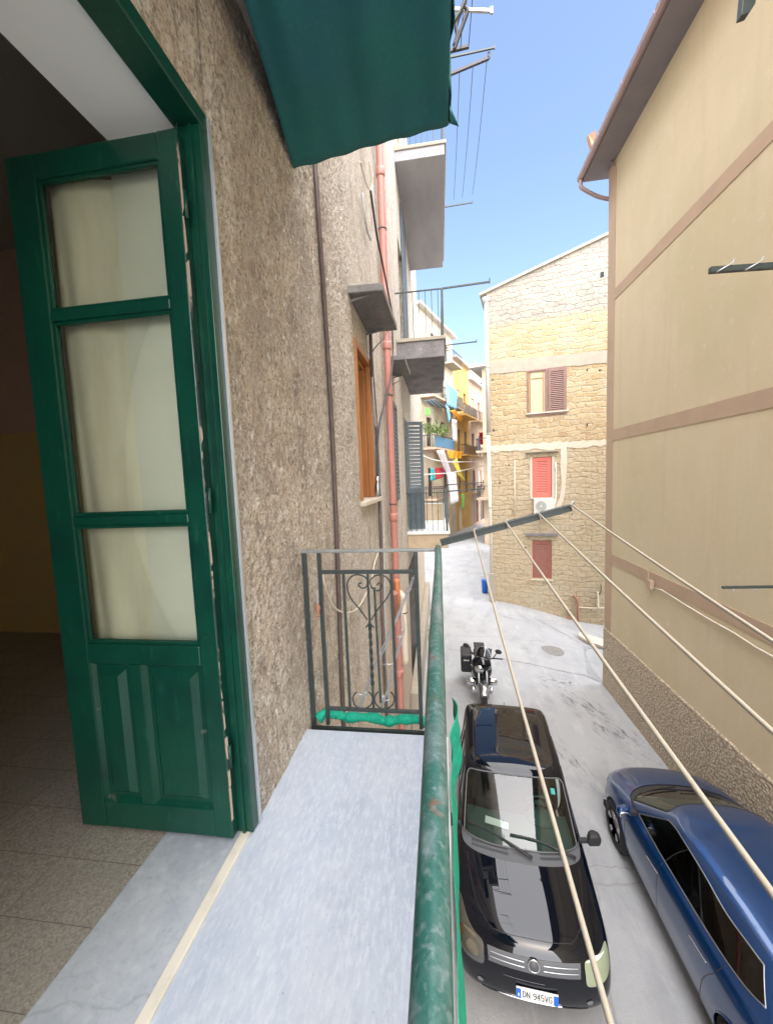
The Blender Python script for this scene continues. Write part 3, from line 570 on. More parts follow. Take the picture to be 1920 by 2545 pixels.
# green netting
def roll(pts, r, sd):
    rs = random.Random(sd); P = spline(pts, 7); return P, [r * (1 + .16 * math.sin(i * .55 + sd) + rs.uniform(-.08, .08)) for i in range(len(P))]
P_, r_ = roll([(-.745, 2.06, 4.31), (-.70, 2.085, 4.338), (-.64, 2.08, 4.335), (-.58, 2.09, 4.31), (-.50, 2.085, 4.318), (-.42, 2.09, 4.316), (-.36, 2.09, 4.298), (-.31, 2.09, 4.302), (-.25, 2.085, 4.318), (-.17, 2.09, 4.318), (-.10, 2.08, 4.305), (-.03, 2.09, 4.31)], .027, 1)
tag(MB().tube(P_, r_, 14).build('rolled_netting', 'net'), 'green netting rolled up along the foot of the end railing', 'netting')
def cl(u, v):
    y = 2.20 - 3.4 * u; b = .5 + .5 * math.sin(u * 41); bb = .05 * math.exp(-((y - 2.10) / .12) ** 2) + .012 * math.exp(-((y - 1.75) / .12) ** 2)
    x = .012 + .014 * v + .007 * b * v + bb + .0025 * math.sin(v * 14 + u * 60); return (x, y, 4.36 - .30 * v + .05 * math.exp(-((y - 2.12) / .12) ** 2) - .02 * math.sin(u * 33))
tag(MB().grid(cl, 160, 16).build('draped_netting', 'net', solid=.002), 'green netting hanging outside the long handrail of the balcony', 'netting')
# clay weight hanging on the wall side post, folded rack and wires behind the end railing
hw = thing('hanging_weight', 'small terracotta fish-shaped weight hanging at the end railing', 'weight')
c = hy(720 + 275 / 3.95, 1300 + 830 / 3.95, ER - .03)
MB().lathe([(.0, .025), (.006, .022), (.013, .008), (.0155, -.006), (.012, -.022), (.005, -.038), (.007, -.046), (.011, -.052), (.0, -.053)], c, seg=14).build('clay_body', 'terracotta', hw)
MB().bar(c + Vector((0, 0, .023)), c + Vector((.004, 0, .10)), .010, .004).build('strap', 'galv', hw); rehome(hw, c + Vector((0, 0, .1)))
fr_ = thing('folded_drying_rack', 'folded white metal drying rack leaning outside the end railing', 'drying rack')
def rod(pts, r=.0045, y=ER + .12): return [hy(720 + a / 3.95, 1300 + b / 3.95, y) for a, b in pts]
for pts in (((1225, 510), (1180, 650), (1050, 950), (900, 1300), (790, 1540), (700, 1790), (650, 1930)), ((1205, 530), (1165, 640), (1030, 960), (880, 1290), (770, 1545), (680, 1800), (630, 1930)), ((1100, 880), (1120, 1010), (1105, 1130), (1070, 1240), (1040, 1330), (985, 1560), (930, 1740), (890, 1950)), ((1085, 1100), (1050, 1260), (1000, 1480), (950, 1650), (900, 1800))):
    MB().tube(spline(rod(pts), 4), .0042, 7).build('rod', 'galv', fr_)
for pts in (((1140, 640), (1195, 650)), ((1045, 1120), (1115, 1120)), ((905, 1390), (1015, 1385)), ((620, 1680), (740, 1690)), ((880, 1750), (990, 1735)), ((1080, 1048), (1120, 1048))): MB().tube(rod(pts), .0035, 6).build('cross_rod', 'galv', fr_)
for cx, cy in ((740, 1680), (910, 1720)): MB().lathe([(.010, 0), (.010, .02)], hy(720 + cx / 3.95, 1300 + cy / 3.95, ER + .09), (0, 1, 0), 12).build('knuckle', 'galv', fr_)
rehome(fr_, hy(720 + 640 / 3.95, 1300 + 1930 / 3.95, ER + .12))
wl = MB().tube(spline([hx(720 + a / 3.95, 1300 + b / 3.95, WX + .05) for a, b in ((318, 470), (350, 640), (440, 830), (560, 880), (660, 840), (740, 710), (800, 560), (830, 400), (870, 270), (860, 170))], 6), .007, 7)
tag(wl.build('looped_cable', 'creampipe'), 'slack pale cable looping across the wall behind the end railing', 'cable')
tag(MB().tube(spline([hx(720 + a / 3.95, 1300 + b / 3.95, WX + .02) for a, b in ((120, 260), (230, 245), (330, 160), (430, 130))], 6), .0022, 5).build('tie_wire', 'rope'), 'thin cord tied from the railing corner to the brown wall pipe', 'cord')

# ---------------------------------------------------------------- upper balcony with the green cloth
ub = thing('upper_balcony', 'balcony over our heads, wrapped underneath in green cloth', 'balcony')
MB().box((WX, -2.2, 7.70), (.07, 2.22, 7.86)).build('slab', 'cement', ub)
MB().tube([(.09, 2.2, 8.85), (.09, -2.2, 8.85)], .02, 8).build('handrail', 'iron', ub)
for k in range(14):
    y = 2.15 - .32 * k; MB().tube(spline([(.07, y, 7.85), (.12, y, 7.92), (.20, y + .02, 8.08), (.17, y, 8.3), (.10, y, 8.5), (.09, y, 8.84)], 5), .009, 6).build('bellied_baluster', 'iron', ub)
rehome(ub, (WX, 2.2, 7.7))
def aw(u, v):
    # u 0 wall side -> 1 outer ; v 0 far -> 1 near
    y = 2.27 - 3.9 * v; xi = -.775 + .14 * min(1, v * 4) ; x = xi + (.095 - xi) * u; y += .004 * math.sin(u * 9) * (1 - v)
    z = 7.475 + .095 * u + (.010 * math.sin(u * 17 + v * 9) + .006 * math.sin(v * 26 + u * 3)) * min(1, v * 12) + .004 * math.sin(u * 31)
    return (x, y, z)
aws = MB().grid(aw, 40, 80)
def edge(u, v):
    y = 2.27 - 3.9 * u; return (.098 + .012 * math.sin(u * 60) + .004 * math.sin(u * 170), y, 7.568 + .30 * v - .012 * (1 - v) * math.sin(u * 25) * min(1, u * 10))
aws.grid(edge, 120, 8)
aws.grid(lambda u, v: (-.775 + .87 * u, 2.271 + .008 * math.sin(u * 20) * v + .004 * math.sin(u * 9) * (1 - v), 7.475 + .095 * u + .30 * v + .004 * math.sin(u * 31) * (1 - v)), 40, 6)
tag(aws.build('green_cloth', 'awning', solid=.003), 'big dark green cloth stretched under the upper balcony', 'cloth')
rg = MB().grid(lambda u, v: (.10 + .05 * u * (1 - v), 2.2 - .1 * v + .03 * u, 7.52 - .03 * v + .05 * u * v), 6, 4)
tag(rg.build('cloth_tatter', 'awning', solid=.003), 'small torn flap at the outer corner of the green cloth', 'cloth')

# ---------------------------------------------------------------- pipes and cables on our facade
tag(MB().tube([(WX + .03, 2.70 + .05 * math.sin(z * 1.3), z) for z in [3 + .25 * k for k in range(24)]], .016, 10).build('wall_conduit', 'conduit'), 'thin dark brown conduit running straight up the wall past the end railing', 'conduit')
dp = thing('red_drainpipe', 'tall terracotta red drainpipe on the facade beyond the varnished window', 'drainpipe')
MB().tube([(WX + .085, 5.74, z) for z in (0, 4, 8, 12, 16)], .052, 18, cap=False).build('pipe', 'pipe', dp)
for z in (2.6, 5.05, 7.55, 9.9, 12.4): MB().lathe([(.058, 0), (.064, .02), (.064, .09), (.056, .12)], (WX + .085, 5.74, z), seg=18).build('socket', 'pipe', dp)
for z in (5.30, 6.9, 9.2): MB().lathe([(.060, 0), (.060, .02)], (WX + .085, 5.74, z), seg=18).build('clamp', 'conduit', dp)
MB().tube(spline([(WX + .09, 5.74, 3.55), (WX + .09, 5.60, 3.82), (WX + .09, 5.50, 4.02)], 6), .045, 14).build('branch', 'terracotta', dp)
MB().tube(spline([(WX + .09, 5.70, 3.75), (WX + .12, 5.58, 3.9), (WX + .12, 5.56, 4.2)], 6), .04, 14).build('branch', 'orange', dp)
rehome(dp, (WX + .085, 5.74, 0))
wp = thing('cream_wall_pipe', 'short cream plastic pipe standing beside the foot of the red drainpipe', 'pipe')
MB().tube(spline([(WX + .1, 6.5, 2.4), (WX + .1, 6.5, 3.4), (WX + .1, 6.5, 3.62), (WX + .02, 6.5, 3.72)], 6), .06, 14).build('pipe', 'creampipe', wp)
MB().lathe([(.066, 0), (.066, .02)], (WX + .1, 6.5, 3.35), seg=16).build('clamp', 'conduit', wp); rehome(wp, (WX + .1, 6.5, 2.4))
def cable(pts, x, r, m, name, label, n=6):
    tag(MB().tube(spline([hx(a, b, x) for a, b in pts], n), r, 6).build(name, m), label, 'cable')
s4 = 1669 / 400
def c2(*p): return [(720 + a / s4, 380 + b / s4) for a, b in p]
s3 = 999 / 280
def c3(*p): return [(840 + a / s3, 780 + b / s3) for a, b in p]
cable(c2((835, 390), (870, 640), (900, 850), (950, 1100), (1010, 1400), (1060, 1680)) + c3((480, 160), (485, 370), (470, 540), (430, 720), (370, 960), (345, 1200), (345, 1440)), WX + .16, .012, 'cable', 'black_cable', 'black cable sweeping across the red drainpipe from top to bottom')
cable(c2((730, 90), (765, 220), (800, 340), (840, 385), (850, 330), (820, 80)), WX + .10, .009, 'creampipe', 'white_cable', 'loop of white cable hanging beside the top of the red drainpipe')
cable(c3((440, 150), (390, 230), (320, 310), (290, 370)), WX + .14, .007, 'cable', 'short_cable', 'short black cable crossing the red drainpipe just under the hood')
cable(c3((545, 590), (450, 650), (440, 690), (480, 740)), WX + .10, .006, 'cable', 'hood_cable', 'thin cable drooping under the second window hood')
cable(c3((285, 160), (300, 500), (330, 900), (355, 1400), (370, 1800), (385, 2200)) + [(720 + 905 / 3.95, 1300 + 900 / 3.95), (720 + 950 / 3.95, 1300 + 1900 / 3.95)], WX + .04, .022, 'conduit', 'gas_conduit', 'dark conduit climbing between the varnished window and the red drainpipe')
cable(c3((300, 560), (325, 900), (372, 1380), (385, 1600), (400, 1850), (408, 2200)) + [(720 + 935 / 3.95, 1300 + 900 / 3.95), (720 + 975 / 3.95, 1300 + 1900 / 3.95)], WX + .04, .011, 'galv', 'grey_conduit', 'thin grey conduit beside the dark one, left of the red drainpipe')
cable(c2((755, 420), (775, 650), (800, 800), (840, 900)), WX + .04, .014, 'galv', 'upper_conduit', 'short grey conduit high on the wall left of the red drainpipe')
gt = thing('gas_tap', 'small brass and grey gas tap on the conduit beside the red drainpipe', 'tap'); c = hx(840 + 350 / s3, 780 + 1530 / s3, WX + .07)
MB().lathe([(.02, -.12), (.035, -.08), (.035, .02), (.022, .05), (.022, .12)], c, seg=12).build('body', 'dullchrome', gt); MB().bar(c + Vector((0, -.06, .06)), c + Vector((0, .06, .06)), .012).build('lever', 'iron', gt); rehome(gt, c - Vector((0, 0, .12)))
# weeds at the foot of the wall
pl = thing('weed', 'small green weed growing out of the foot of the facade', 'weed', (-.50, 12.0, .3)); lv = MB(); rs = random.Random(3)
for k in range(70):
    c = Vector((rs.uniform(-.02, .16), rs.uniform(-.25, .25), rs.uniform(0, .65))); q = Matrix.Rotation(rs.uniform(0, 6.28), 3, 'Z') @ Matrix.Rotation(rs.uniform(-.9, .9), 3, 'X'); w_ = rs.uniform(.03, .06)
    lv.add([c + q @ Vector(v) for v in ((-w_ / 2, 0, 0), (0, -w_ * .8, .01), (w_ / 2, 0, 0), (0, w_ * .9, .02))], [(0, 1, 2, 3)])
lv.build('leaves', 'leaf', pl, fix=False); st = MB()
for k in range(6): st.tube([(0, 0, -.1), (rs.uniform(0, .1), rs.uniform(-.2, .2), rs.uniform(.3, .6))], .006, 5)
st.build('stems', 'leaf', pl)

# ---------------------------------------------------------------- neighbouring balconies on our facade
def nbalcony(name, label, y0, y1, z, x1, under, rail=.9, bars=True, thick=.4, slabm='cement', arms=()):
    t = thing(name, label, 'balcony')
    MB().box((WX, y0, z - .07), (x1, y1, z)).build('slab_top', slabm, t, bevel=.01)
    MB().box((WX, y0 + .03, z - thick), (x1 - .04, y1 - .03, z - .071)).build('slab', under, t, bevel=.01)
    if bars:
        x = x1 - .06
        MB().bar((WX, y0 + .05, z + rail), (x, y0 + .05, z + rail), .03, .02).bar((x, y0 + .05, z + rail), (x, y1 - .05, z + rail), .03, .02).bar((WX, y1 - .05, z + rail), (x, y1 - .05, z + rail), .03, .02).build('handrail', 'iron', t)
        for k in range(7): MB().bar((WX + .1 + k * .125, y0 + .05, z), (WX + .1 + k * .125, y0 + .05, z + rail), .014).build('baluster', 'iron', t)
        n = int((y1 - y0) / .15)
        for k in range(n): MB().bar((x, y0 + .05 + k * (y1 - y0 - .1) / n, z), (x, y0 + .05 + k * (y1 - y0 - .1) / n, z + rail), .014).build('baluster', 'iron', t)
        for y in (y0 + .05, y1 - .05): MB().bar((x, y, z), (x, y, z + rail), .045).build('corner_post', 'iron', t)
    for y, xe, dz in arms: MB().bar((x1 - .06, y, z + rail + dz), (xe, y, z + rail + dz + .03), .03).bar((xe, y, z + rail + dz), (xe, y, z + rail + dz + .1), .02).build('rack_arm', 'iron', t)
    rehome(t, (WX, y0, z)); return t
mbn = nbalcony('stone_balcony', 'balcony with thin bars and a mottled grey underside, in the middle height of the facade', 8.0, 11.5, 8.48, .20, 'greyslab', arms=((8.05, 1.06, 0), (11.5, 1.13, .02)))
nbalcony('top_balcony', 'balcony high on the facade with a bluish concrete underside', 9.0, 13.6, 12.85, .33, 'slabunder', thick=.28, arms=((13.3, 1.26, .5), (8.95, 1.35, .6)))
nbalcony('low_balcony', 'lowest balcony of the facade, white marble slab behind thin dark bars', 8.95, 12.0, 4.42, .20, 'h_tan', slabm='whitepaint', arms=((9.0, 1.0, .02), (11.95, 1.3, .1)))
t = thing('balcony_partition', 'tan panel with white edges at the far end of the lowest balcony', 'partition')
MB().box((WX + .1, 11.2, 4.43), (.05, 11.24, 4.9)).build('panel', 'h_tan', t); MB().box((.051, 11.19, 4.43), (.11, 11.25, 4.92)).box((WX + .1, 11.19, 4.901), (.05, 11.25, 4.93)).build('edging', 'whitepaint', t); rehome(t, (WX + .1, 11.2, 4.42))
tag(MB().prism([(.11, 8.97, 4.6), (.19, 8.97, 4.75), (.13, 8.97, 5.3), (.10, 8.97, 5.3)], (0, .02, 0)).build('dark_cloth', 'greyshut'), 'dark cloth tied to the corner post of the lowest balcony', 'cloth')
# roof racks against the sky
def skyrack(label, y0, xa, xb, z, y1=None, xl=(), drop=0):
    t = thing('sky_rack', label, 'clothes rack'); MB().bar((xa, y0, z), (xb, y0, z + .12 * (xb - xa)), .035).bar((xb, y0, z + .1 * (xb - xa)), (xb, y0, z + .1 * (xb - xa) + .08), .02).build('arm', 'cable', t)
    if y1:
        for x in xl: MB().tube(sag((x, y0, z + .1 * (x - xa)), (x + drop, y1, z + .25), .12, 16), .006, 5).build('line', 'cable', t)
    rehome(t, (xa, y0, z))
p0, p1 = hz(978 * 1.1504, 158 * 1.1504, 10), hz(1053 * 1.1504, 128 * 1.1504, 10)
t = thing('sky_rack', 'thick dark clothesline arm standing out against the blue sky, with three thin lines', 'clothes rack')
far0, far1 = hy(1115, 504, 13.3), hy(1175, 487, 13.3)
near0, near1 = hy(1080 + 175 / 4.255, 780 / 4.255, 9.0), hy(1080 + 570 / 4.255, 615 / 4.255, 9.0)
MB().bar(near0 - (near1 - near0), near1, .05).bar(near1, near1 + Vector((0, 0, .1)), .05).build('arm', 'cable', t)
for f0, f1 in ((.22, .2), (.58, .55), (.95, .97)):
    MB().tube(sag(near0.lerp(near1, f0), far0.lerp(far1, f1) + Vector((0, 0, .05)), .15, 16), .007, 5).build('line', 'cable', t)
rehome(t, near0 - (near1 - near0))
t = thing('sky_rack', 'small dark clothesline arm above the others, beside the curled iron bars', 'clothes rack')
q0, q1 = hy(1080 + 200 / 4.255, 530 / 4.255, 6.5), hy(1080 + 360 / 4.255, 490 / 4.255, 6.5)
MB().bar(q0 - (q1 - q0) * 2, q1, .04).build('arm', 'cable', t)
for f in (.45, .98): MB().tube([q0.lerp(q1, f), q0.lerp(q1, f) + Vector((.12, -2.5, .8))], .006, 5).build('line', 'cable', t)
rehome(t, q0 - (q1 - q0) * 2)
t = thing('sky_bracket', 'pale level bracket poking out near the top of the picture', 'bracket')
q0, q1 = hy(1080 + 150 / 4.255, 100 / 4.255, 5.5), hy(1080 + 600 / 4.255, 118 / 4.255, 5.5); MB().bar(q0 - (q1 - q0), q1, .03).bar(q1 - Vector((0, 0, .03)), q1 + Vector((0, 0, .04)), .03).build('arm', 'dullchrome', t); rehome(t, q0 - (q1 - q0))
for pts, l in ((((320, 0), (310, 40), (255, 170), (225, 280), (235, 370), (205, 480)), 'dark curled iron bar at the top beside the green cloth, bending inward'), (((320, 60), (345, 115), (300, 250), (240, 420), (205, 530)), 'dark curled iron bar at the top beside the green cloth, bending outward')):
    tag(MB().tube(spline([hy(1080 + a / 4.255, b / 4.255, 2.6) for a, b in ((320, -200),) + pts], 5), .011, 7).build('curled_bar', 'cable'), l, 'iron bar')

# ---------------------------------------------------------------- beige house on the right
bh = thing('beige_house', 'beige stucco house with rose bands and a pebbledash foot, filling the right side', 'house')
CY_ = 10.47; ZT = 12.75
w = MB(); w.add([(RX, -8, -1), (RX, CY_, -1), (RX, CY_, ZT), (RX, -8, ZT)], [(0, 1, 2, 3)]); w.add([(RX, CY_, -1), (RX + 9, CY_, -1), (RX + 9, CY_, ZT), (RX, CY_, ZT)], [(0, 1, 2, 3)])
w.build('wall', 'stucco', bh)
for za, zb in ((9.90 - .24, 9.90), (6.65 - .255, 6.65), (3.60 - .24, 3.60)):
    b = MB(); b.box((RX - .012, -8, za), (RX + .02, CY_ - .363, zb)); b.build('band', 'stuccoband', bh)
MB().box((RX - .013, CY_ - .36, 1.585), (RX + .22, CY_ + .013, ZT)).build('corner_band', 'stuccoband', bh)
b = MB(); n = 60
for k in range(n):
    y0, y1 = -8 + (CY_ + 8.03) * k / n, -8 + (CY_ + 8.03) * (k + 1) / n
    b.add([(RX - .05, y0, -1), (RX - .05, y1, -1), (RX - .03, y1, 1.56), (RX - .03, y0, 1.56), (RX, y1, 1.58), (RX, y0, 1.58)], [(0, 1, 2, 3), (3, 2, 4, 5)])
b.add([(RX - .045, CY_ + .03, -1), (RX + 9, CY_ + .03, -1), (RX + 9, CY_ + .03, 1.56), (RX - .03, CY_ + .03, 1.56)], [(0, 1, 2, 3)]); b.build('pebbledash_base', 'pebble', bh, fix=False)
MB().box((RX - .52, -8, ZT), (RX + 9, CY_ + .28, ZT + .06)).build('eave_soffit', 'pink', bh)
MB().box((RX - .50, -8, ZT + .061), (RX + 9, CY_ + .26, ZT + .16)).build('roof_edge', 'tile', bh)
gp = [(RX - .63 + .0, 0), (RX - .62, -.07), (RX - .58, -.11), (RX - .53, -.10), (RX - .50, -.04), (RX - .50, .02)]
gg = MB(); vs = []; ysg = [-8, CY_ + .32]
for y in ysg: vs += [(x, y, ZT + .13 + dz) for x, dz in gp]
gg.add(vs, [(i, i + 1, 6 + i + 1, 6 + i) for i in range(5)]); gg.add([vs[6 + i] for i in range(6)], [tuple(range(6))])
for k in range(16): gg.tube([(x - .004, -7 + k * 1.1, ZT + .13 + dz - .004) for x, dz in gp], .006, 5)
gg.build('gutter', 'gutter', bh, solid=.006)
rf = MB(); n = 90
for k in range(n):
    y = -8 + (CY_ + 8.2) * k / n; rf.tube([(RX - .55, y, ZT + .19), (RX + 1.5, y, ZT + .75)], .085, 8)
rf.build('roof_tiles', 'tile', bh)
MB().tube(spline([(RX - .57, CY_ + .22, ZT + .02), (RX - .57, CY_ + .22, ZT - .12), (RX - .50, CY_ + .2, ZT - .22), (RX - .2, CY_ + .13, ZT - .47), (RX + .08, CY_ + .06, ZT - .62)], 6), .045, 12).build('downpipe', 'gutter', bh)
MB().tube([(RX + .07, CY_ - .25, ZT - .03), (RX - .06, CY_ - .3, ZT - .09), (RX - .08, CY_ - .3, ZT)], .03, 8).build('pipe_stub', 'gutter', bh)
MB().prism([(RX - .60, CY_ - .55, ZT + .2), (RX - .50, CY_ - .55, ZT + .2), (RX - .54, CY_ - .6, ZT + .48), (RX - .66, CY_ - .5, ZT + .48)], (0, .12, 0)).build('ridge_end', 'tile', bh)
rehome(bh, (RX, CY_, 0))
t = thing('junction_box', 'small rose painted junction box with a cable along the rose band', 'junction box'); c = hx(1614, 1452, RX - .05)
MB().box(c - Vector((.04, .09, .09)), c + Vector((.036, .09, .09))).build('box', 'stuccoband', t, bevel=.01); MB().bar(c + Vector((-.03, .02, -.22)), c + Vector((-.03, .02, .28)), .02).build('strap', 'stuccoband', t)
MB().tube([hx(960 + x / 1.7385, 1280 + y / 1.7385, RX - .03) for x, y in ((1155, 315), (1190, 325), (1300, 395), (1400, 455), (1500, 510), (1600, 575), (1669, 612), (1800, 690))], .014, 7).build('cable', 'creampipe', t); rehome(t, c)
for i, ((xa, ya), (xb, yb), l) in enumerate((((1762, 672), (1935, 660), 'black clothesline arm with wound cord, halfway up the beige wall'), ((1793, 1460), (1935, 1458), 'thin black clothesline arm low in front of the beige wall'))):
    t = thing('wall_rack', l, 'clothes rack'); p, q = hy(xa, ya, 4.4), hy(xb, yb, 4.4); q = p + (q - p) * ((RX - p.x) / (q - p).x)
    MB().bar(p, q, .05 if i == 0 else .028, .055 if i == 0 else .028).build('arm', 'iron', t, bevel=.004)
    for f in (.14, .42, .70):
        c = p.lerp(q, f * .6); m = MB()
        if i == 0: m.tube([c + Vector((-.08, -.03, -.03)), c + Vector((0, -.035, .01)), c + Vector((.06, -.03, .04)), c + Vector((.09, 0, .09))], .007, 6)
        else: m.tube([c, c - Vector((0, 0, .05))], .007, 6)
        m.build('hook', 'galv', t)
    rehome(t, q)
t = thing('wall_rack', 'dark blunt tip of a clothesline arm at the top right corner', 'clothes rack')
p, q = hy(1845, 36, 5.0), hy(1885, -30, 5.0); q = Vector((RX, q.y, q.z + .5)); MB().prism([hy(x, y, 5.0) for x, y in ((1841, 38), (1845, 0), (1848, -30), (1885, -30), (1876, 8), (1862, 30))], (0, .08, 0)).build('arm', 'iron', t, bevel=.006)
MB().bar(hy(1865, -25, 5.04), (RX, 5.04, 11.4), .06).build('stay', 'iron', t); rehome(t, (RX, 5.04, 11.4))

# ---------------------------------------------------------------- yellow stone house closing the view
GA = Vector((2.13, 17.43, 0)); GT = math.atan2(-.97, 4.41); GU = Vector((math.cos(GT), math.sin(GT), 0)); GN = Vector((math.sin(GT), -math.cos(GT), 0))
sG = 813 / 360.
def ga(x, y):
    p = hp(1180 + x / sG, 580 + y / sG, GA, GN); return ((p - GA).dot(GU), p.z)
gh = thing('stone_house', 'yellow stone block house with a sloping roofline and three shuttered windows', 'house', GA, GT)
rl, rr = ga(35, 350), ga(742, 15); ta = lambda a: rl[1] + (rr[1] - rl[1]) * (a - rl[0]) / (rr[0] - rl[0])
w1 = [ga(290, 772), ga(512, 1012)]; w2 = [ga(320, 1258), ga(430, 1482)]; w3 = [ga(318, 1722), ga(430, 1938)]
hol = [(w[0][0], w[1][0], w[1][1], w[0][1]) for w in (w1, w2, w3)]
PG = lambda a, z, d: (a, d, z)
w = MB(); wall_holes(w, 0, 7.5, -1.6, 11.0, hol, PG, .22)
w.add([PG(0, 11.0, 0), PG(7.5, 11.0, 0), PG(7.5, ta(7.5), 0), PG(0, ta(0), 0)], [(0, 1, 2, 3)])
w.add([(0, 0, -1.6), (0, 12, -1.6), (0, 12, ta(0)), (0, 0, ta(0))], [(0, 1, 2, 3)]); w.build('wall', 'stone', gh)
MB().prism([(-.25, -.10, ta(-.25) + .0), (7.6, -.10, ta(7.6)), (7.6, -.10, ta(7.6) + .10), (-.25, -.10, ta(-.25) + .10)], (0, 12, 0)).build('roof_edge', 'cement', gh)
def rough(a0, a1, zl0, zr0, zl1, zr1, n, amp, sd):
    rs = random.Random(sd); lo = [(a0 + (a1 - a0) * i / n, zl0 + (zr0 - zl0) * i / n + rs.uniform(-amp, amp)) for i in range(n + 1)]; hi = [(a0 + (a1 - a0) * i / n, zl1 + (zr1 - zl1) * i / n + rs.uniform(-amp, amp)) for i in range(n + 1)]
    m = MB(); m.add([(a, -.012, z) for a, z in lo] + [(a, -.012, z) for a, z in hi], [(i, i + 1, n + 2 + i, n + 1 + i) for i in range(n)]); return m
A_, B_, C_, D_ = ga(95, 720), ga(740, 650), ga(95, 790), ga(740, 715)
rough(0, 7.4, C_[1], D_[1] - .15, A_[1], B_[1] - .15, 40, .015, 1).build('cement_band', 'cement', gh, fix=False, solid=.02)
A_, B_, C_, D_ = ga(90, 1190), ga(735, 1165), ga(90, 1228), ga(735, 1190)
rough(0, 7.4, C_[1], D_[1] - .03, A_[1], B_[1], 60, .05, 2).build('cement_streak', 'whitecement', gh, fix=False, solid=.02)
m = MB(); L_ = [ga(x, y) for x, y in ((480, 1190), (478, 1300), (485, 1400), (475, 1480), (445, 1545))]; R_ = [ga(x, y) for x, y in ((512, 1190), (515, 1300), (508, 1400), (500, 1480), (470, 1560))]
m.add([(a, -.0135, z) for a, z in L_] + [(a, -.0135, z) for a, z in R_], [(i, i + 1, 6 + i, 5 + i) for i in range(4)]); m.build('cement_streak', 'whitecement', gh, fix=False, solid=.02)
for (x0, y0, x1, y1) in ((283, 1222, 468, 1236), (283, 1688, 463, 1698)):
    p, q = ga(x0, y1), ga(x1, y0); MB().box((p[0], -.16, p[1] + .02), (q[0], .0, q[1] + .04)).build('window_lintel', 'darkcement' if y0 > 1500 else 'cement', gh, bevel=.01)
for (x0, y0, x1) in ((290, 1012, 518), (318, 1484, 432), (315, 1938, 432)):
    p = ga(x0, y0); q = ga(x1, y0); MB().box((p[0] - .03, -.07, p[1] - .05), (q[0] + .03, .1, p[1] + .0)).build('window_sill', 'whitecement', gh, bevel=.01)
h = hol[0]; mid = h[0] + (h[1] - h[0]) * .50
fm = MB(); f = .07
for p, q in (((h[0], h[2]), (h[0] + f, h[3])), ((h[1] - f, h[2]), (h[1], h[3])), ((h[0] + f, h[3] - f), (h[1] - f, h[3])), ((h[0] + f, h[2]), (h[1] - f, h[2] + f * .8)), ((mid - .05, h[2] + f * .8), (mid + .05, h[3] - f))): fm.box((p[0], -.03, p[1]), (q[0], .06, q[1]))
f1 = fm.build('window_frame', 'brownshut', gh, bevel=.008)
MB().box((h[0] + f, .02, h[2] + .05), (mid - .05, .05, h[3] - f)).build('pane', 'curtain', f1); MB().box((h[0] + .16, .0, h[3] - .36), (mid - .11, .019, h[3] - .33)).box((mid - .13, -.01, h[2] + .06), (mid - .11, .019, h[3] - f)).box((h[0] + .1, -.01, h[2] + .06), (h[0] + .14, .019, h[3] - f)).build('mullion', 'orangewood', f1)
shutter(gh, 'shutter', 'brownshut', PG, mid + .06, h[1] - .02, h[2] + .03, h[3] - .06, -.045, fr=.09, pitch=.075, louvre=.05)
MB().box((h[0] + .01, .2, h[2]), (h[1], .22, h[3])).build('dark_room', 'darkint', gh)
for h, m in ((hol[1], 'redshut'), (hol[2], 'maroon')):
    s = shutter(gh, 'shutter', m, PG, h[0] + .02, h[1] - .02, h[2] + .01, h[3] - .02, .01, fr=.14, pitch=.07, louvre=.05)
    MB().box((h[0] + .01, .06, h[2]), (h[1], .08, h[3])).build('shutter_back', 'darkint' if m == 'redshut' else 'maroon', gh)
h = hol[1]; MB().box((h[0] - .09, -.015, h[2]), (h[0] - .005, .01, h[3])).box((h[1] + .005, -.015, h[2]), (h[1] + .10, .01, h[3] + .0)).build('pale_surround', 'whitecement', gh)
hb = MB()
for x, y, w_, h_ in ((712, 232, .14, .22), (628, 767, .05, .1), (700, 767, .1, .05), (628, 1075, .05, .13), (104, 1105, .06, .12), (138, 1400, .06, .1), (280, 1765, .08, .08), (190, 1300, .04, .08), (98, 820, .05, .09)):
    a, z = ga(x, y); hb.add([(a - w_ / 2, -.004, z - h_ / 2), (a + w_ / 2, -.004, z - h_ / 2 * .8), (a + w_ / 2 * .8, -.004, z + h_ / 2), (a - w_ / 2 * .9, -.004, z + h_ / 2 * .9)], [(0, 1, 2, 3)])
hb.build('putlog_hole', 'darkint', gh, fix=False)
ac = thing('air_conditioner', 'white air conditioner hanging under the coral shutter of the stone house', 'air conditioner', GA, GT)
p, q = ga(328, 1570), ga(443, 1487); cx, cz = ga(368, 1527)
MB().box((p[0], -.36, p[1]), (q[0], -.06, q[1])).build('casing', 'acwhite', ac, bevel=.02)
m = MB().lathe([(.21, 0), (.21, .012)], (cx, -.361, cz), (0, -1, 0), 28); m.build('fan_grille', 'acdark', ac)
m = MB()
for r_i in (.07, .12, .17, .21): m.tube([(cx + r_i * math.cos(t), -.376, cz + r_i * math.sin(t)) for t in [R(15 * k) for k in range(24)]], .006, 5, closed=True)
m.lathe([(.045, 0), (.045, .012)], (cx, -.374, cz), (0, -1, 0), 12); m.build('fan_ring', 'acwhite', ac)
MB().bar((p[0] + .1, -.2, p[1] - .02), (p[0] + .1, 0, p[1] - .02), .03).bar((q[0] - .1, -.2, p[1] - .02), (q[0] - .1, 0, p[1] - .02), .03).build('bracket', 'acdark', ac)
MB().tube(spline([(q[0], -.1, q[1] - .3), (q[0] + .06, -.06, q[1] + .1), (q[0] + .06, -.04, q[1] + 1.5)], 5), .022, 8).build('hose', 'whitepaint', ac)
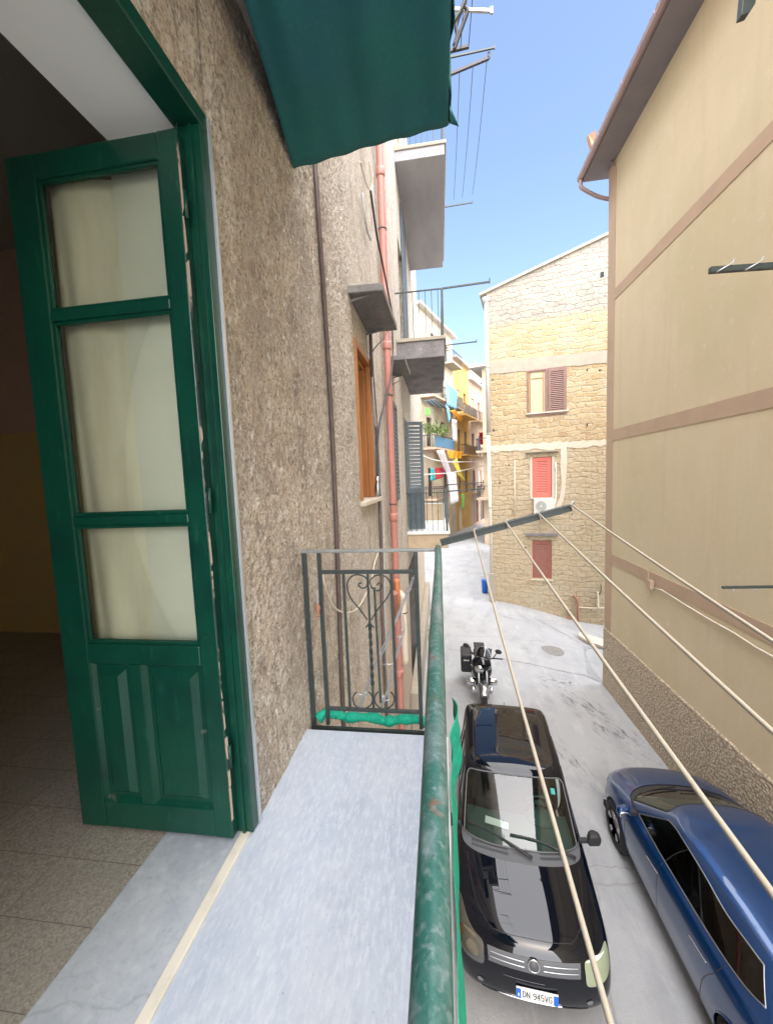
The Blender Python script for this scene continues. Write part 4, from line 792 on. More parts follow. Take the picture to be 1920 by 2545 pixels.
# pipes on the stone house
dg = thing('corner_drainpipe', 'tall drainpipe at the left corner of the stone house, grey above and cream below', 'drainpipe', GA, GT)
zb = ga(92, 1130)[1]
MB().tube([(.02, -.09, ta(0) - .35), (.02, -.09, zb)], .085, 14).build('upper_pipe', 'h_grey', dg); MB().tube([(.02, -.09, zb), (.06, -.09, 1.3)], .07, 14).build('lower_pipe', 'creampipe', dg)
MB().box((-.04, -.2, 0), (.2, -.0, 1.3)).build('foot_guard', 'cement', dg, bevel=.02); MB().lathe([(.09, 0), (.15, .18), (.15, .24)], (.0, -.09, ta(0) - .45), seg=14).build('hopper', 'h_grey', dg)
for z in (zb + .02, 10.2, 4.2, 2.6): MB().lathe([(.09, 0), (.09, .05)], (.03, -.09, z), seg=14).build('clamp', 'cement', dg)
for x0, y0, x1, y1, r_, m, nm, lb in ((222, 1275, 222, 1620, .02, 'creampipe', 'thin_pipe', 'thin vertical pipe on the stone wall left of the coral shutter'),):
    p, q = ga(x0, y0), ga(x1, y1); o = MB().tube([(p[0], -.03, p[1]), (q[0], -.03, q[1])], r_, 8).build(nm, m); o.location = GA; o.rotation_euler = (0, 0, GT); tag(o, lb, 'pipe')
def gpipe(pts, r_, m, nm, lb):
    o = MB().tube(spline([(ga(x, y)[0], -.06, ga(x, y)[1]) for x, y in pts], 5), r_, 10).build(nm, m); o.location = GA; o.rotation_euler = (0, 0, GT); tag(o, lb, 'pipe')
gpipe(((550, 2030), (568, 2050), (575, 2095), (578, 2190)), .045, 'terracotta', 'bent_pipe', 'bent terracotta pipe rising from the pavement against the stone wall')
gpipe(((578, 2095), (640, 2100), (730, 2100)), .022, 'creampipe', 'level_pipe', 'thin level pipe low on the stone wall, right of the bent one')
gpipe(((685, 2010), (688, 2060), (687, 2098)), .035, 'creampipe', 'stub_pipe', 'short cream upright pipe near the right end of the stone wall')
gpipe(((702, 1965), (704, 2000), (692, 2030)), .014, 'cable', 'dark_hose', 'short dark hose above the short cream pipe')
o = MB().prism([(ga(520, 2120)[0], -.05, ga(520, 2120)[1]), (ga(538, 2120)[0], -.05, ga(538, 2120)[1] + .1), (ga(535, 2190)[0], -.12, -.6), (ga(515, 2190)[0], -.12, -.6)], (0, .05, 0)).build('leaning_board', 'terracotta'); o.location = GA; o.rotation_euler = (0, 0, GT); tag(o, 'narrow brown board leaning against the stone wall beside the bent pipe', 'board')
ws_ = [hz(960 + x / 1.7385, 1280 + y / 1.7385, 0) for x, y in ((830, 468), (945, 492), (945, 545), (870, 520), (830, 490))]
tag(MB().prism([Vector((p.x, p.y, gz(p.x, p.y) + .02)) for p in ws_], (0, 0, .10)).build('pale_step', 'whitecement', bevel=.01), 'pale cement step at the foot of the stone wall next to the beige corner', 'step')
t = thing('blue_bin', 'blue bin standing behind the cream drainpipe foot at the alley corner', 'bin', (2.0, 18.6, 0)); m = MB().lathe([(.13, .02), (.15, .6), (.16, .62)], (0, 0, 0), seg=16); m.build('tub', 'plateblue', t); MB().lathe([(.17, .62), (.14, .67), (.0, .69)], (0, 0, 0), seg=16).build('lid', 'plateblue', t)
tag(MB().tube(sag((1.1, 8.97, 5.45), (GA.x + .1, GA.y, 6.0), .12, 20), .006, 5).build('overhead_wire', 'cable'), 'thin wire from the lowest balcony arm to the corner of the stone house', 'wire')

# ---------------------------------------------------------------- alley beyond
P0 = Vector((-1.45, 31, 0)); RA = math.atan2(.942, .335); RU = Vector((math.cos(RA), math.sin(RA), 0)); RN = Vector((math.sin(RA), -math.cos(RA), 0))
sa = 1327 / 300.
def al(x, y, off=0):
    p = hp(940 + x / sa, 860 + y / sa, P0 + RN * off, RN); return ((p - P0).dot(RU), p.z)
def ahouse(name, label, s0, s1, h, m, wins, doors, off=0, roof=True):
    t = thing(name, label, 'house', P0 + RU * s0, RA - 0)
    L_ = s1 - s0; holes = [(a, a + w_, z, z + hh) for a, z, w_, hh in wins]
    # local frame: x along the row, +y away from the alley
    w = MB(); wall_holes(w, 0, L_, -.5, h, holes, lambda a, z, d: (a, off + d, z), .2); w.add([(0, off, -.5), (0, off + 8, -.5), (0, off + 8, h), (0, off, h)], [(0, 1, 2, 3)]); w.add([(L_, off, -.5), (L_, off + 8, -.5), (L_, off + 8, h), (L_, off, h)], [(0, 1, 2, 3)])
    w.build('wall', m, t)
    if roof: MB().box((-.1, off - .45, h), (L_ + .1, off + 8, h + .22)).build('roof_edge', 'h_grey', t)
    for k, (a, z, w_, hh) in enumerate(wins):
        MB().box((a, off + .15, z), (a + w_, off + .19, z + hh)).build('window', ('darkpane', 'greyshut', 'whitepaint', 'brownshut')[k % 4], t)
    return t
def lb(t, a0, a1, z, dep=1.0, off=0, m='cement', railm='cable', name='balcony', fill=None):
    b = MB().box((a0, off - dep, z - .16), (a1, off, z)).build(name, m, t)
    r_ = MB(); r_.bar((a0, off - dep + .03, z + .95), (a1, off - dep + .03, z + .95), .05); r_.bar((a0, off, z + .95), (a0, off - dep + .03, z + .95), .05)
    n = int((a1 - a0) / .22)
    for k in range(n + 1): r_.bar((a0 + (a1 - a0) * k / n, off - dep + .03, z), (a0 + (a1 - a0) * k / n, off - dep + .03, z + .95), .025)
    for k in range(5): r_.bar((a0, off - dep * k / 5, z), (a0, off - dep * k / 5, z + .95), .025)
    r_.build('railing', railm, b)
    if fill: MB().box((a0 + .03, off - dep + .05, z + .05), (a1 - .03, off - dep + .07, z + .85)).build('panel', fill, b)
h1 = ahouse('alley_house', 'tall cream house with plants and laundry on its balconies, first of the alley', 0, 9, 18.9, 'h_cream', [(1.5, 8.2, 1.2, 2.4), (5, 8.2, 1.2, 2.4), (1.5, 12.3, 1.2, 2.4), (5.2, 12.3, 1.2, 2.4), (1.5, 4, 1.2, 2.4), (5.4, 4, 1.2, 2.4), (2, 0, 1.6, 2.6), (5.5, 0, 1.4, 2.6), (3, 16, 1.2, 1.8), (6.5, 16, 1.2, 1.8)], [])
for z, fl_ in ((8.0, 'c_lightblue'), (3.9, None), (12.1, None)): lb(h1, .3, 5.4, z, 1.15, m='h_rose', fill=fl_)
lb(h1, 5.9, 8.8, 12.1, 1.0, m='cement', fill='h_cream'); lb(h1, 5.9, 8.8, 16.0, 1.0, m='cement')
h2 = ahouse('alley_house', 'house with yellow walls in the middle of the alley', 9.02, 14.5, 17.2, 'h_yellow', [(1, 8, 1.1, 2.4), (3.4, 8, 1.1, 2.4), (1, 12, 1.1, 2.4), (3.4, 12, 1.1, 2.4), (1, 3.8, 1.1, 2.4), (3.4, 3.8, 1.1, 2.4), (1, 0, 1.3, 2.5)], [])
for z in (7.8, 11.8): lb(h2, .5, 5.2, z, 1.0, m='h_yellow', fill='h_yellow' if z < 9 else 'h_cream')
h3 = ahouse('alley_house', 'pale house with brown shop doors towards the end of the alley', 14.52, 23, 16.2, 'h_rose', [(1, 8, 1.1, 2.4), (4, 8, 1.1, 2.4), (1, 12, 1.1, 2.4), (4, 12, 1.1, 2.4), (6.5, 8, 1.1, 2.4), (1, 3.8, 1.1, 2.4), (4, 3.8, 1.1, 2.4), (1, 0, 2.3, 2.7), (4.4, 0, 2.3, 2.7)], [])
for z in (3.6, 7.8, 11.8): lb(h3, .5, 7.2, z, 1.0, m='h_tan')
# house closing the alley
eh = thing('end_house', 'pinkish house with a white veranda closing the far end of the alley', 'house', (4.2, 57, 0), R(-8))
w = MB(); wall_holes(w, 0, 12, -.5, 20.5, [(1.2, 2.6, 0, 2.6), (1.2, 2.4, 7, 9), (3, 4.2, 7, 9), (1.2, 2.4, 12, 14.4), (3, 4.2, 12, 14.4), (1.2, 2.4, 16.5, 18.5), (3, 4.2, 16.5, 18.5)], lambda a, z, d: (a, d, z), .3); w.build('wall', 'h_rose', eh)
MB().box((-.2, -.3, 20.5), (12, 8, 20.8)).build('roof_edge', 'h_grey', eh)
for a, z, w_, hh in ((1.2, 7, 1.2, 2), (3, 7, 1.2, 2), (1.2, 12, 1.2, 2.4), (3, 12, 1.2, 2.4), (1.2, 16.5, 1.2, 2), (3, 16.5, 1.2, 2), (1.2, 0, 1.4, 2.6)): MB().box((a, .2, z), (a + w_, .25, z + hh)).build('window', 'darkpane', eh)
lb(eh, .6, 5, 11.8, 1.0, railm='whitepaint'); lb(eh, .6, 5, 16.3, 1.0, railm='whitepaint')
# house on the right of the alley, behind the stone house
rh = thing('alley_side_house', 'narrow strip of house with a projecting dark eave behind the stone house corner', 'house', (3.62, 33, 0), R(70))
w = MB(); w.add([(0, 0, -.5), (14, 0, -.5), (14, 0, 14.3), (0, 0, 14.3)], [(0, 1, 2, 3)]); w.add([(0, 0, -.5), (0, -8, -.5), (0, -8, 14.3), (0, 0, 14.3)], [(0, 1, 2, 3)]); w.build('wall', 'h_tan', rh)
MB().box((-.6, -8, 14.3), (14, .9, 14.55)).build('eave', 'h_grey', rh)
def bal2(z, fill):
    b = MB().box((-1.2, -3, z - .18), (0, .3, z)).build('balcony', 'h_tan', rh); r_ = MB().bar((-1.2, .28, z + .95), (0, .28, z + .95), .05).bar((-1.18, -3, z + .95), (-1.18, .28, z + .95), .05)
    for k in range(8): r_.bar((-1.15 + .16 * k, .28, z), (-1.15 + .16 * k, .28, z + .95), .025)
    r_.build('railing', 'cable', b)
bal2(7.6, None); bal2(3.8, None)
# cloths and awnings of the alley: each hangs in the plane of the balconies
def acloth(pts, m, name, label, cat, off=1.2, dx=.02):
    P = [(lambda q: P0 + RU * q[0] + RN * off + Vector((0, 0, q[1])))(al(x, y, off)) for x, y in pts]
    n = 14; (a, b, c, d) = P; mb = MB()
    mb.grid(lambda u, v: a.lerp(b, u).lerp(d.lerp(c, u), v) + RN * (.07 * math.sin(u * 22 + v * 2) * (.3 + v)), 24, 8)
    tag(mb.build(name, m, solid=dx), label, cat)
acloth(((732, 365), (872, 505), (862, 705), (742, 640)), 'c_lightblue', 'blue_sheet', 'large light blue striped sheet hanging high over the alley', 'sheet')
acloth(((735, 640), (780, 690), (782, 790), (768, 840)), 'c_lightblue', 'blue_sheet', 'narrow pale blue tail of cloth below the large blue sheet', 'sheet')
acloth(((785, 710), (840, 700), (925, 800), (910, 835)), 'c_amber', 'orange_awning', 'tilted orange awning half way along the alley', 'awning', 1.5)
acloth(((805, 800), (862, 815), (862, 1050), (810, 1045)), 'c_white', 'white_blind', 'upright white blind below the tilted orange awning', 'blind', 1.1)
acloth(((752, 1150), (925, 1160), (925, 1240), (765, 1235)), 'c_amber', 'orange_balcony_cloth', 'orange cloth covering a balcony front in the alley', 'cloth', 1.3)
acloth(((635, 1150), (720, 1140), (800, 1400), (750, 1420)), 'c_violet', 'white_laundry', 'upper part of the long white laundry over the alley', 'laundry', 1.9)
acloth(((750, 1385), (850, 1400), (885, 1700), (790, 1745)), 'c_violet', 'white_laundry', 'lower sheet of long white laundry hanging beside the low balcony', 'laundry', 2.0)
acloth(((815, 1280), (860, 1230), (900, 1380), (870, 1400)), 'c_lemon', 'yellow_laundry', 'yellow garment hanging in the middle of the alley', 'laundry', 1.8)
acloth(((862, 1400), (900, 1380), (955, 1480), (930, 1475)), 'c_lemon', 'yellow_laundry', 'thin trailing yellow cloth below the yellow garment', 'laundry', 1.8)
acloth(((612, 1335), (712, 1335), (712, 1440), (625, 1470)), 'c_crimson', 'red_laundry', 'dark red cloth hanging on the alley balcony', 'laundry', 1.6)
acloth(((568, 1340), (612, 1345), (620, 1470), (580, 1480)), 'c_teal', 'teal_laundry', 'teal cloth next to the dark red one', 'laundry', 1.6)
acloth(((915, 1630), (945, 1625), (935, 1740), (920, 1790)), 'c_grass', 'green_laundry', 'bright green cloth low in the alley', 'laundry', 1.6)
acloth(((1105, 950), (1165, 945), (1165, 1085), (1110, 1080)), 'c_crimson', 'red_laundry', 'red cloth on the balcony at the right edge of the alley', 'laundry', 2.6)
acloth(((510, 680), (565, 680), (560, 760), (515, 760)), 'c_grass', 'green_laundry', 'pale green garment beside the balcony plants', 'laundry', 1.3)
acloth(((490, 600), (620, 580), (770, 690), (560, 655)), 'greyshut', 'grey_awning', 'dark grey awning above the balcony plants', 'awning', 1.4)
for pts, l in (((((490, 1205), (600, 1250), (800, 1275), (1165, 1270)), "upper pale clothesline pole spanning the alley"), (((500, 1415), (640, 1405), (850, 1385), (1165, 1310)), "lower pale clothesline pole spanning the alley"))):
    tag(MB().tube(spline([(lambda q: P0 + RU * q[0] + RN * 1.9 + Vector((0, 0, q[1])))(al(x, y, 1.9)) for x, y in pts], 5), .045, 6).build('washing_pole', 'whitepaint'), l, 'washing line')
rs = random.Random(5)
pt = thing('balcony_plants', 'yellow-green trailing plants along an alley balcony', 'plants', tuple(P0 + RU * 3 + RN * 1.2 + Vector((0, 0, 8.9)))); lv = MB()
for k in range(420):
    a = rs.uniform(490, 760); b = rs.gauss(915, 32) + (a - 600) * .13; q = al(a, b, 1.2 + rs.uniform(-.1, .25)); c = P0 + RU * q[0] + RN * (1.2 + rs.uniform(0, .3)) + Vector((0, 0, q[1])) - pt.location
    m_ = Matrix.Rotation(rs.uniform(0, 6.28), 3, 'Z') @ Matrix.Rotation(rs.uniform(-1.4, 1.4), 3, 'X'); w_ = rs.uniform(.08, .2)
    lv.add([c + m_ @ Vector(v) for v in ((-w_ / 3, 0, 0), (0, -w_, 0), (w_ / 3, 0, 0), (0, w_, .03))], [(0, 1, 2, 3)])
lv.build('foliage', 'leaf', pt, fix=False)

# ================================================================== vehicles
def cage_eval(rings, top_rows, mats_fn, creases, levels=3):
    """rings: list of half outlines [(x,u,z)...] front centre -> rear centre, bottom to top; returns evaluated mesh split by material key"""
    K = len(rings[0]); n = 2 * K - 2; bm = bmesh.new(); V = []
    for r in rings:
        full = list(r) + [(-x, u, z) for x, u, z in r[-2:0:-1]]
        V.append([bm.verts.new((x, u, z)) for x, u, z in full])
    keys = []
    def kidx(k): return k if k < K - 1 else n - 1 - k
    def face(vs, key):
        try: f = bm.faces.new(vs)
        except ValueError: return
        if key not in keys: keys.append(key)
        f.material_index = keys.index(key)
    for i in range(len(rings) - 1):
        for k in range(n): face([V[i][k], V[i][(k + 1) % n], V[i + 1][(k + 1) % n], V[i + 1][k]], mats_fn(i, kidx(k)))
    T = V[-1]
    for k in range(K - 1):
        a, b = T[k], T[k + 1]; c, d = T[(n - k - 1) % n], T[(n - k) % n]
        vs = []
        for v in (a, b, c, d):
            if v not in vs: vs.append(v)
        face(vs, 'roof')
    bm.verts.ensure_lookup_table(); cr = bm.edges.layers.float.new('crease_edge')
    for i, k0, k1, val in creases:
        for k in range(n):
            kk = kidx(k)
            if k0 <= kk <= k1:
                e = bm.edges.get((V[i][k], V[i][(k + 1) % n]))
                if e: e[cr] = val
    bmesh.ops.recalc_face_normals(bm, faces=bm.faces)
    me = bpy.data.meshes.new('cage'); bm.to_mesh(me); bm.free()
    o = bpy.data.objects.new('cage', me); COL.objects.link(o); m = o.modifiers.new('s', 'SUBSURF'); m.levels = m.render_levels = levels; m.boundary_smooth = 'PRESERVE_CORNERS'
    dg = bpy.context.evaluated_depsgraph_get(); ev = o.evaluated_get(dg); me2 = bpy.data.meshes.new_from_object(ev)
    bpy.data.objects.remove(o); bpy.data.meshes.remove(me)
    return me2, keys
def part_from(me, keys, want, name, m, parent, offset=0, cut=None, snap=None, thick=0, side=0):
    bm = bmesh.new(); bm.from_mesh(me)
    ids = {keys.index(k) for k in keys if k in want}
    bmesh.ops.delete(bm, geom=[f for f in bm.faces if f.material_index not in ids], context='FACES')
    if side: bmesh.ops.delete(bm, geom=[f for f in bm.faces if f.calc_center_median().x * side < 0], context='FACES')
    if snap:
        for (cy, cz, r, side) in snap:
            for v in bm.verts:
                if v.co.x * side <= .45: continue
                d = math.hypot(v.co.y - cy, v.co.z - cz)
                if abs(d - r) < .035 and d > 1e-4: v.co.y = cy + (v.co.y - cy) * r / d; v.co.z = cz + (v.co.z - cz) * r / d
            bmesh.ops.delete(bm, geom=[f for f in bm.faces if (lambda c: c.x * side > .45 and math.hypot(c.y - cy, c.z - cz) < r - .003)(f.calc_center_median())], context='FACES')
    if offset:
        bm.normal_update()
        for v in bm.verts: v.co -= v.normal * offset
    out = bpy.data.meshes.new(name)
    for f in bm.faces: f.material_index = 0; f.smooth = True
    bm.to_mesh(out); bm.free(); out.materials.clear(); out.materials.append(mt[m])
    o = bpy.data.objects.new(name, out); COL.objects.link(o); o.parent = parent
    if thick: s = o.modifiers.new('solid', 'SOLIDIFY'); s.thickness = thick; s.offset = 1
    return o
def outline(me, keys, want, r, mb=None, off=0, side=0):
    """tube along the border of the faces with the given keys"""
    bm = bmesh.new(); bm.from_mesh(me); ids = {keys.index(k) for k in keys if k in want}
    bmesh.ops.delete(bm, geom=[f for f in bm.faces if f.material_index not in ids], context='FACES')
    if side: bmesh.ops.delete(bm, geom=[f for f in bm.faces if f.calc_center_median().x * side < 0], context='FACES')
    bm.normal_update()
    E_ = {}
    for e in bm.edges:
        if e.is_boundary:
            for v in e.verts: E_.setdefault(v, []).append(e)
    seen = set(); mb = mb or MB()
    for v0 in list(E_):
        if v0 in seen: continue
        loop = [v0]; seen.add(v0); cur = v0
        while True:
            nx = [e.other_vert(cur) for e in E_[cur] if e.other_vert(cur) not in seen]
            if not nx: break
            cur = nx[0]; seen.add(cur); loop.append(cur)
        if len(loop) > 3: mb.tube([v.co + v.normal * off for v in loop], r, 6, closed=True)
    bm.free(); return mb
def bvh_of(me): 
    bm = bmesh.new(); bm.from_mesh(me); t = BVHTree.FromBMesh(bm); bm.free(); return t
def drape(bvh, poly, to3, d, off, n=16):
    """patch with the given 2D outline laid on the body: to3(a,b)->start point, d direction"""
    P = spline([(a, b, 0) for a, b in poly], 4, True) if len(poly) > 4 else [Vector((a, b, 0)) for a, b in poly]
    if len(poly) <= 4:
        Q = []
        for i in range(len(P)): Q += [P[i].lerp(P[(i + 1) % len(P)], k / 8) for k in range(8)]
        P = Q
    c = sum(P, Vector()) / len(P); d = Vector(d); vs = []; rows = 8
    for j in range(rows + 1):
        for p in P:
            q = c.lerp(p, j / rows); s = to3(q.x, q.y); h = bvh.ray_cast(s, d)
            vs.append((h[0] - d * off) if h[0] else s + d * 1)
    N = len(P); return vs, [(j * N + k, j * N + (k + 1) % N, (j + 1) * N + (k + 1) % N, (j + 1) * N + k) for j in range(rows) for k in range(N)]
def seam(bvh, pts, to3, d, r, mb, off=0):
    P = spline([(a, b, 0) for a, b in pts], 6); d = Vector(d); out = []
    for q in P:
        h = bvh.ray_cast(to3(q.x, q.y), d)
        if h[0]: out.append(h[0] - d * off)
    if len(out) > 2: mb.tube(out, r, 5)
def seamo(parent, bvh, pts, to3, d, r_):
    q = MB(); seam(bvh, pts, to3, d, r_, q)
    if q.v: q.build('panel_seam', 'blacktrim', parent)
def wheel(parent, c, r, w_, side, spokes=5, style='alloy'):
    ax = (side, 0, 0); wt = MB().lathe([(r * .62, -w_ / 2), (r * .93, -w_ / 2), (r, -w_ * .32), (r, w_ * .32), (r * .93, w_ / 2), (r * .64, w_ / 2)], c, ax, 36).build('wheel', 'rubber', parent)
    rim = MB().lathe([(r * .64, w_ * .5), (r * .60, w_ * .46), (r * .57, w_ * .2), (r * .1, w_ * .2)], c, ax, 36)
    C = Vector(c)
    for k in range(spokes):
        a = 2 * math.pi * k / spokes + .3
        for da in (-.12, .12):
            p = C + Vector((side * w_ * .42, math.cos(a) * r * .1, math.sin(a) * r * .1)); q = C + Vector((side * w_ * .47, math.cos(a + da) * r * .6, math.sin(a + da) * r * .6))
            rim.bar(p, q, r * .085, r * .07, up=(1, 0, 0))
    rim.lathe([(r * .14, w_ * .2), (r * .14, w_ * .40), (r * .1, w_ * .42), (0, w_ * .42)], c, ax, 16); rim.build('rim', style, wt)
    MB().lathe([(r * .56, w_ * .15), (0, w_ * .15)], c, ax, 24).build('brake', 'darkint', wt)
# ---------------------------------------------------------------- black car, nose towards us
bc = thing('black_car', 'black small car parked nose towards us under the balcony', 'car', (.805, 3.58, 0), R(-4.0))
def half(rows): return [(x, u, z) for x, u, z in rows]
BR = [
 half([(0, .12, .20), (.36, .13, .20), (.60, .20, .20), (.70, .34, .20), (.73, .75, .20), (.735, 1.9, .20), (.735, 2.0, .20), (.735, 2.75, .20), (.735, 2.9, .20), (.71, 3.25, .22), (.62, 3.46, .24), (.33, 3.52, .25), (0, 3.53, .25)]),
 half([(0, .0, .34), (.38, .02, .34), (.68, .09, .34), (.785, .25, .34), (.785, .75, .33), (.785, 1.9, .33), (.785, 2.0, .33), (.785, 2.75, .33), (.785, 2.9, .33), (.765, 3.28, .35), (.67, 3.50, .38), (.35, 3.56, .40), (0, 3.57, .40)]),
 half([(0, .0, .60), (.38, .025, .60), (.685, .11, .60), (.79, .27, .60), (.795, .75, .60), (.795, 1.9, .60), (.795, 2.0, .60), (.795, 2.75, .60), (.795, 2.9, .60), (.775, 3.28, .6), (.67, 3.49, .6), (.35, 3.55, .6), (0, 3.56, .6)]),
 half([(0, .065, .77), (.38, .095, .77), (.67, .18, .765), (.78, .35, .77), (.785, .78, .82), (.785, 1.9, .88), (.785, 2.0, .88), (.785, 2.75, .90), (.785, 2.9, .9), (.765, 3.26, .9), (.66, 3.46, .9), (.35, 3.52, .9), (0, 3.53, .9)]),
 half([(0, .15, .855), (.36, .18, .85), (.58, .27, .835), (.70, .44, .825), (.745, .80, .875), (.765, 1.9, .965), (.765, 2.0, .968), (.765, 2.75, .99), (.765, 2.9, 1.0), (.745, 3.24, 1.0), (.64, 3.42, 1.0), (.34, 3.49, 1.0), (0, 3.50, 1.0)]),
 half([(0, .50, .935), (.35, .52, .93), (.53, .57, .915), (.64, .66, .895), (.72, .88, .92), (.755, 1.9, .985), (.755, 2.0, .987), (.755, 2.75, 1.01), (.755, 2.9, 1.02), (.735, 3.23, 1.02), (.63, 3.41, 1.02), (.34, 3.48, 1.02), (0, 3.49, 1.02)]),
 half([(0, .85, .985), (.35, .875, .98), (.56, .955, .965), (.665, 1.04, .955), (.722, 1.16, .965), (.748, 1.9, 1.00), (.748, 2.0, 1.0), (.748, 2.75, 1.02), (.748, 2.9, 1.03), (.73, 3.22, 1.03), (.62, 3.40, 1.03), (.34, 3.47, 1.03), (0, 3.48, 1.03)]),
 half([(0, .99, 1.00), (.35, 1.015, .995), (.58, 1.10, .985), (.685, 1.19, .98), (.722, 1.32, .99), (.742, 1.9, 1.01), (.742, 2.0, 1.01), (.742, 2.75, 1.03), (.742, 2.9, 1.04), (.725, 3.21, 1.04), (.61, 3.39, 1.04), (.34, 3.46, 1.04), (0, 3.47, 1.04)]),
 half([(0, 1.72, 1.455), (.36, 1.74, 1.45), (.56, 1.78, 1.435), (.635, 1.83, 1.42), (.655, 1.89, 1.415), (.662, 2.08, 1.42), (.662, 2.18, 1.42), (.66, 2.78, 1.42), (.66, 2.9, 1.42), (.66, 3.31, 1.42), (.62, 3.42, 1.42), (.34, 3.42, 1.425), (0, 3.43, 1.425)]),
 half([(0, 1.80, 1.485), (.35, 1.815, 1.48), (.53, 1.845, 1.47), (.605, 1.88, 1.457), (.628, 1.95, 1.46), (.632, 2.1, 1.465), (.632, 2.18, 1.468), (.63, 2.78, 1.475), (.63, 2.9, 1.472), (.63, 3.26, 1.465), (.59, 3.37, 1.46), (.32, 3.38, 1.465), (0, 3.39, 1.465)]),
 half([(0, 2.0, 1.508), (.24, 2.01, 1.503), (.36, 2.03, 1.497), (.43, 2.06, 1.49), (.45, 2.11, 1.492), (.455, 2.18, 1.497), (.455, 2.26, 1.50), (.47, 2.80, 1.508), (.47, 2.94, 1.505), (.455, 3.10, 1.50), (.39, 3.19, 1.496), (.22, 3.22, 1.498), (0, 3.225, 1.498)]),
]
def bmats(i, k):
    if i == 6 and k <= 3: return 'cowl'
    if i == 7:
        if k <= 2: return 'wind'
        if k in (4, 6, 8): return 'side%d' % k
        if k >= 10: return 'rear'
    if i <= 0: return 'lower'
    return 'paint'
BR = [[(x * 1.035, u, z) for x, u, z in r_] for r_ in BR]
me, keys = cage_eval(BR, None, bmats, [(7, 0, 3, .6), (8, 0, 2, .5), (6, 0, 3, .7), (4, 0, 3, .25), (7, 4, 9, .6), (8, 4, 9, .4)], 4)
bv = bvh_of(me); WB = (.62, 2.92); WR = .31
body = part_from(me, keys, {'paint', 'roof', 'lower'}, 'body', 'blackpaint', bc, snap=[(u, .30, WR, s) for u in WB for s in (1, -1)])
part_from(me, keys, {'cowl'}, 'cowl_panel', 'greytrim', bc, offset=.008)
part_from(me, keys, {'wind'}, 'windscreen', 'carglass', bc, offset=.004); [part_from(me, keys, {'side%d' % k}, 'side_window', 'sideglass', bc, offset=.004, side=s) for k in (4, 6, 8) for s in (1, -1)]; part_from(me, keys, {'rear'}, 'rear_window', 'sideglass', bc, offset=.004)
outline(me, keys, {'wind'}, .010).build('windscreen_seal', 'greytrim', bc); [outline(me, keys, {w_}, .009, side=s).build('window_seal', 'blacktrim', bc) for w_ in ('side4', 'side6', 'side8') for s in (1, -1)]; outline(me, keys, {'rear'}, .009).build('window_seal', 'blacktrim', bc)
for s in (1, -1):
    for u in WB: wheel(bc, (s * .69, u, .30), .29, .18, s, 5, 'dullchrome')
MB().box((-.72, .35, .16), (.72, 3.3, .24)).build('underside', 'darkint', bc)
F3 = lambda a, b: Vector((a, -1, b)); FD = (0, 1, 0); T3 = lambda a, b: Vector((a, b, 3)); TD = (0, 0, -1)
def patch(poly, to3, d, off, name, m, parent=bc, bvh=bv, smooth=True):
    v, f = drape(bvh, poly, to3, d, off); return MB().add(v, f, smooth).build(name, m, parent)
for s in (1, -1):
    hl = [(s * a, b) for a, b in ((.50, .765), (.58, .79), (.66, .815), (.735, .835), (.785, .80), (.79, .72), (.76, .645), (.68, .60), (.58, .59), (.50, .61), (.49, .68))]
    if s == 1: hl = [(a, b) for a, b in ((.50, .765), (.58, .775), (.66, .78), (.74, .785), (.765, .75), (.765, .69), (.74, .64), (.68, .60), (.58, .585), (.505, .60), (.495, .68))]
    if s == -1:
        l = patch(hl, F3, FD, .006, 'headlight', 'dullchrome'); patch([(s * .55, .66), (s * .60, .62), (s * .66, .64), (s * .67, .70), (s * .62, .74), (s * .56, .72)], F3, FD, .010, 'reflector', 'chrome', l); patch([(s * .70, .72), (s * .735, .70), (s * .745, .75), (s * .71, .775)], F3, FD, .011, 'indicator', 'orange', l)
        patch([(s * .50, .77), (s * .60, .79), (s * .72, .775), (s * .60, .765)], F3, FD, .012, 'painted_highlight', 'chrome', l)  # chrome strip added as a bright highlight along the headlight top
        patch(hl, F3, FD, .018, 'lens', 'lampglass', l)
    else: l = patch(hl, F3, FD, .009, 'headlight', 'yellowlamp'); patch([(s * .50, .765), (s * .60, .785), (s * .72, .77), (s * .60, .755)], F3, FD, .013, 'painted_highlight', 'whitepaint', l)  # white strip paints a highlight onto the upper edge of this headlight
gl = patch([(-.455, .76), (.455, .76), (.445, .65), (-.445, .65)], F3, FD, .004, 'grille', 'greytrim')
for z in (.728, .690):
    for x0, x1 in ((-.43, -.09), (.09, .43)):
        m = MB(); seam(bv, [(x0 + (x1 - x0) * k / 6, z) for k in range(7)], F3, FD, .0045, m, .008); m.build('grille_bar', 'dullchrome', gl)
c = bv.ray_cast(Vector((0, -1, .715)), Vector((0, 1, 0)))[0]
MB().lathe([(.058, 0), (.062, .008), (.056, .014), (.050, .010)], c - Vector((0, .004, 0)), (0, -1, .25), 28).build('badge_ring', 'chrome', gl); MB().lathe([(.050, .0), (.050, .010), (.0, .013)], c - Vector((0, .004, 0)), (0, -1, .25), 24).build('badge_disc', 'greytrim', gl)
patch([(-.52, .33), (.52, .33), (.50, .25), (-.50, .25)], F3, FD, .004, 'air_intake', 'blacktrim')
m = MB(); seam(bv, [(-.36 + .09 * k, .335) for k in range(8)], F3, FD, .006, m, .006); m.build('bumper_strip', 'chrome', bc)
m = MB(); seam(bv, [(-.30 + .1 * k, .572) for k in range(5)], F3, FD, .003, m, .002); m.build('bumper_seam', 'greytrim', bc)
for s in (1, -1): patch([(s * .50, .43), (s * .54, .45), (s * .56, .42), (s * .54, .39), (s * .51, .40)], F3, FD, .006, 'fog_lamp', 'dullchrome')
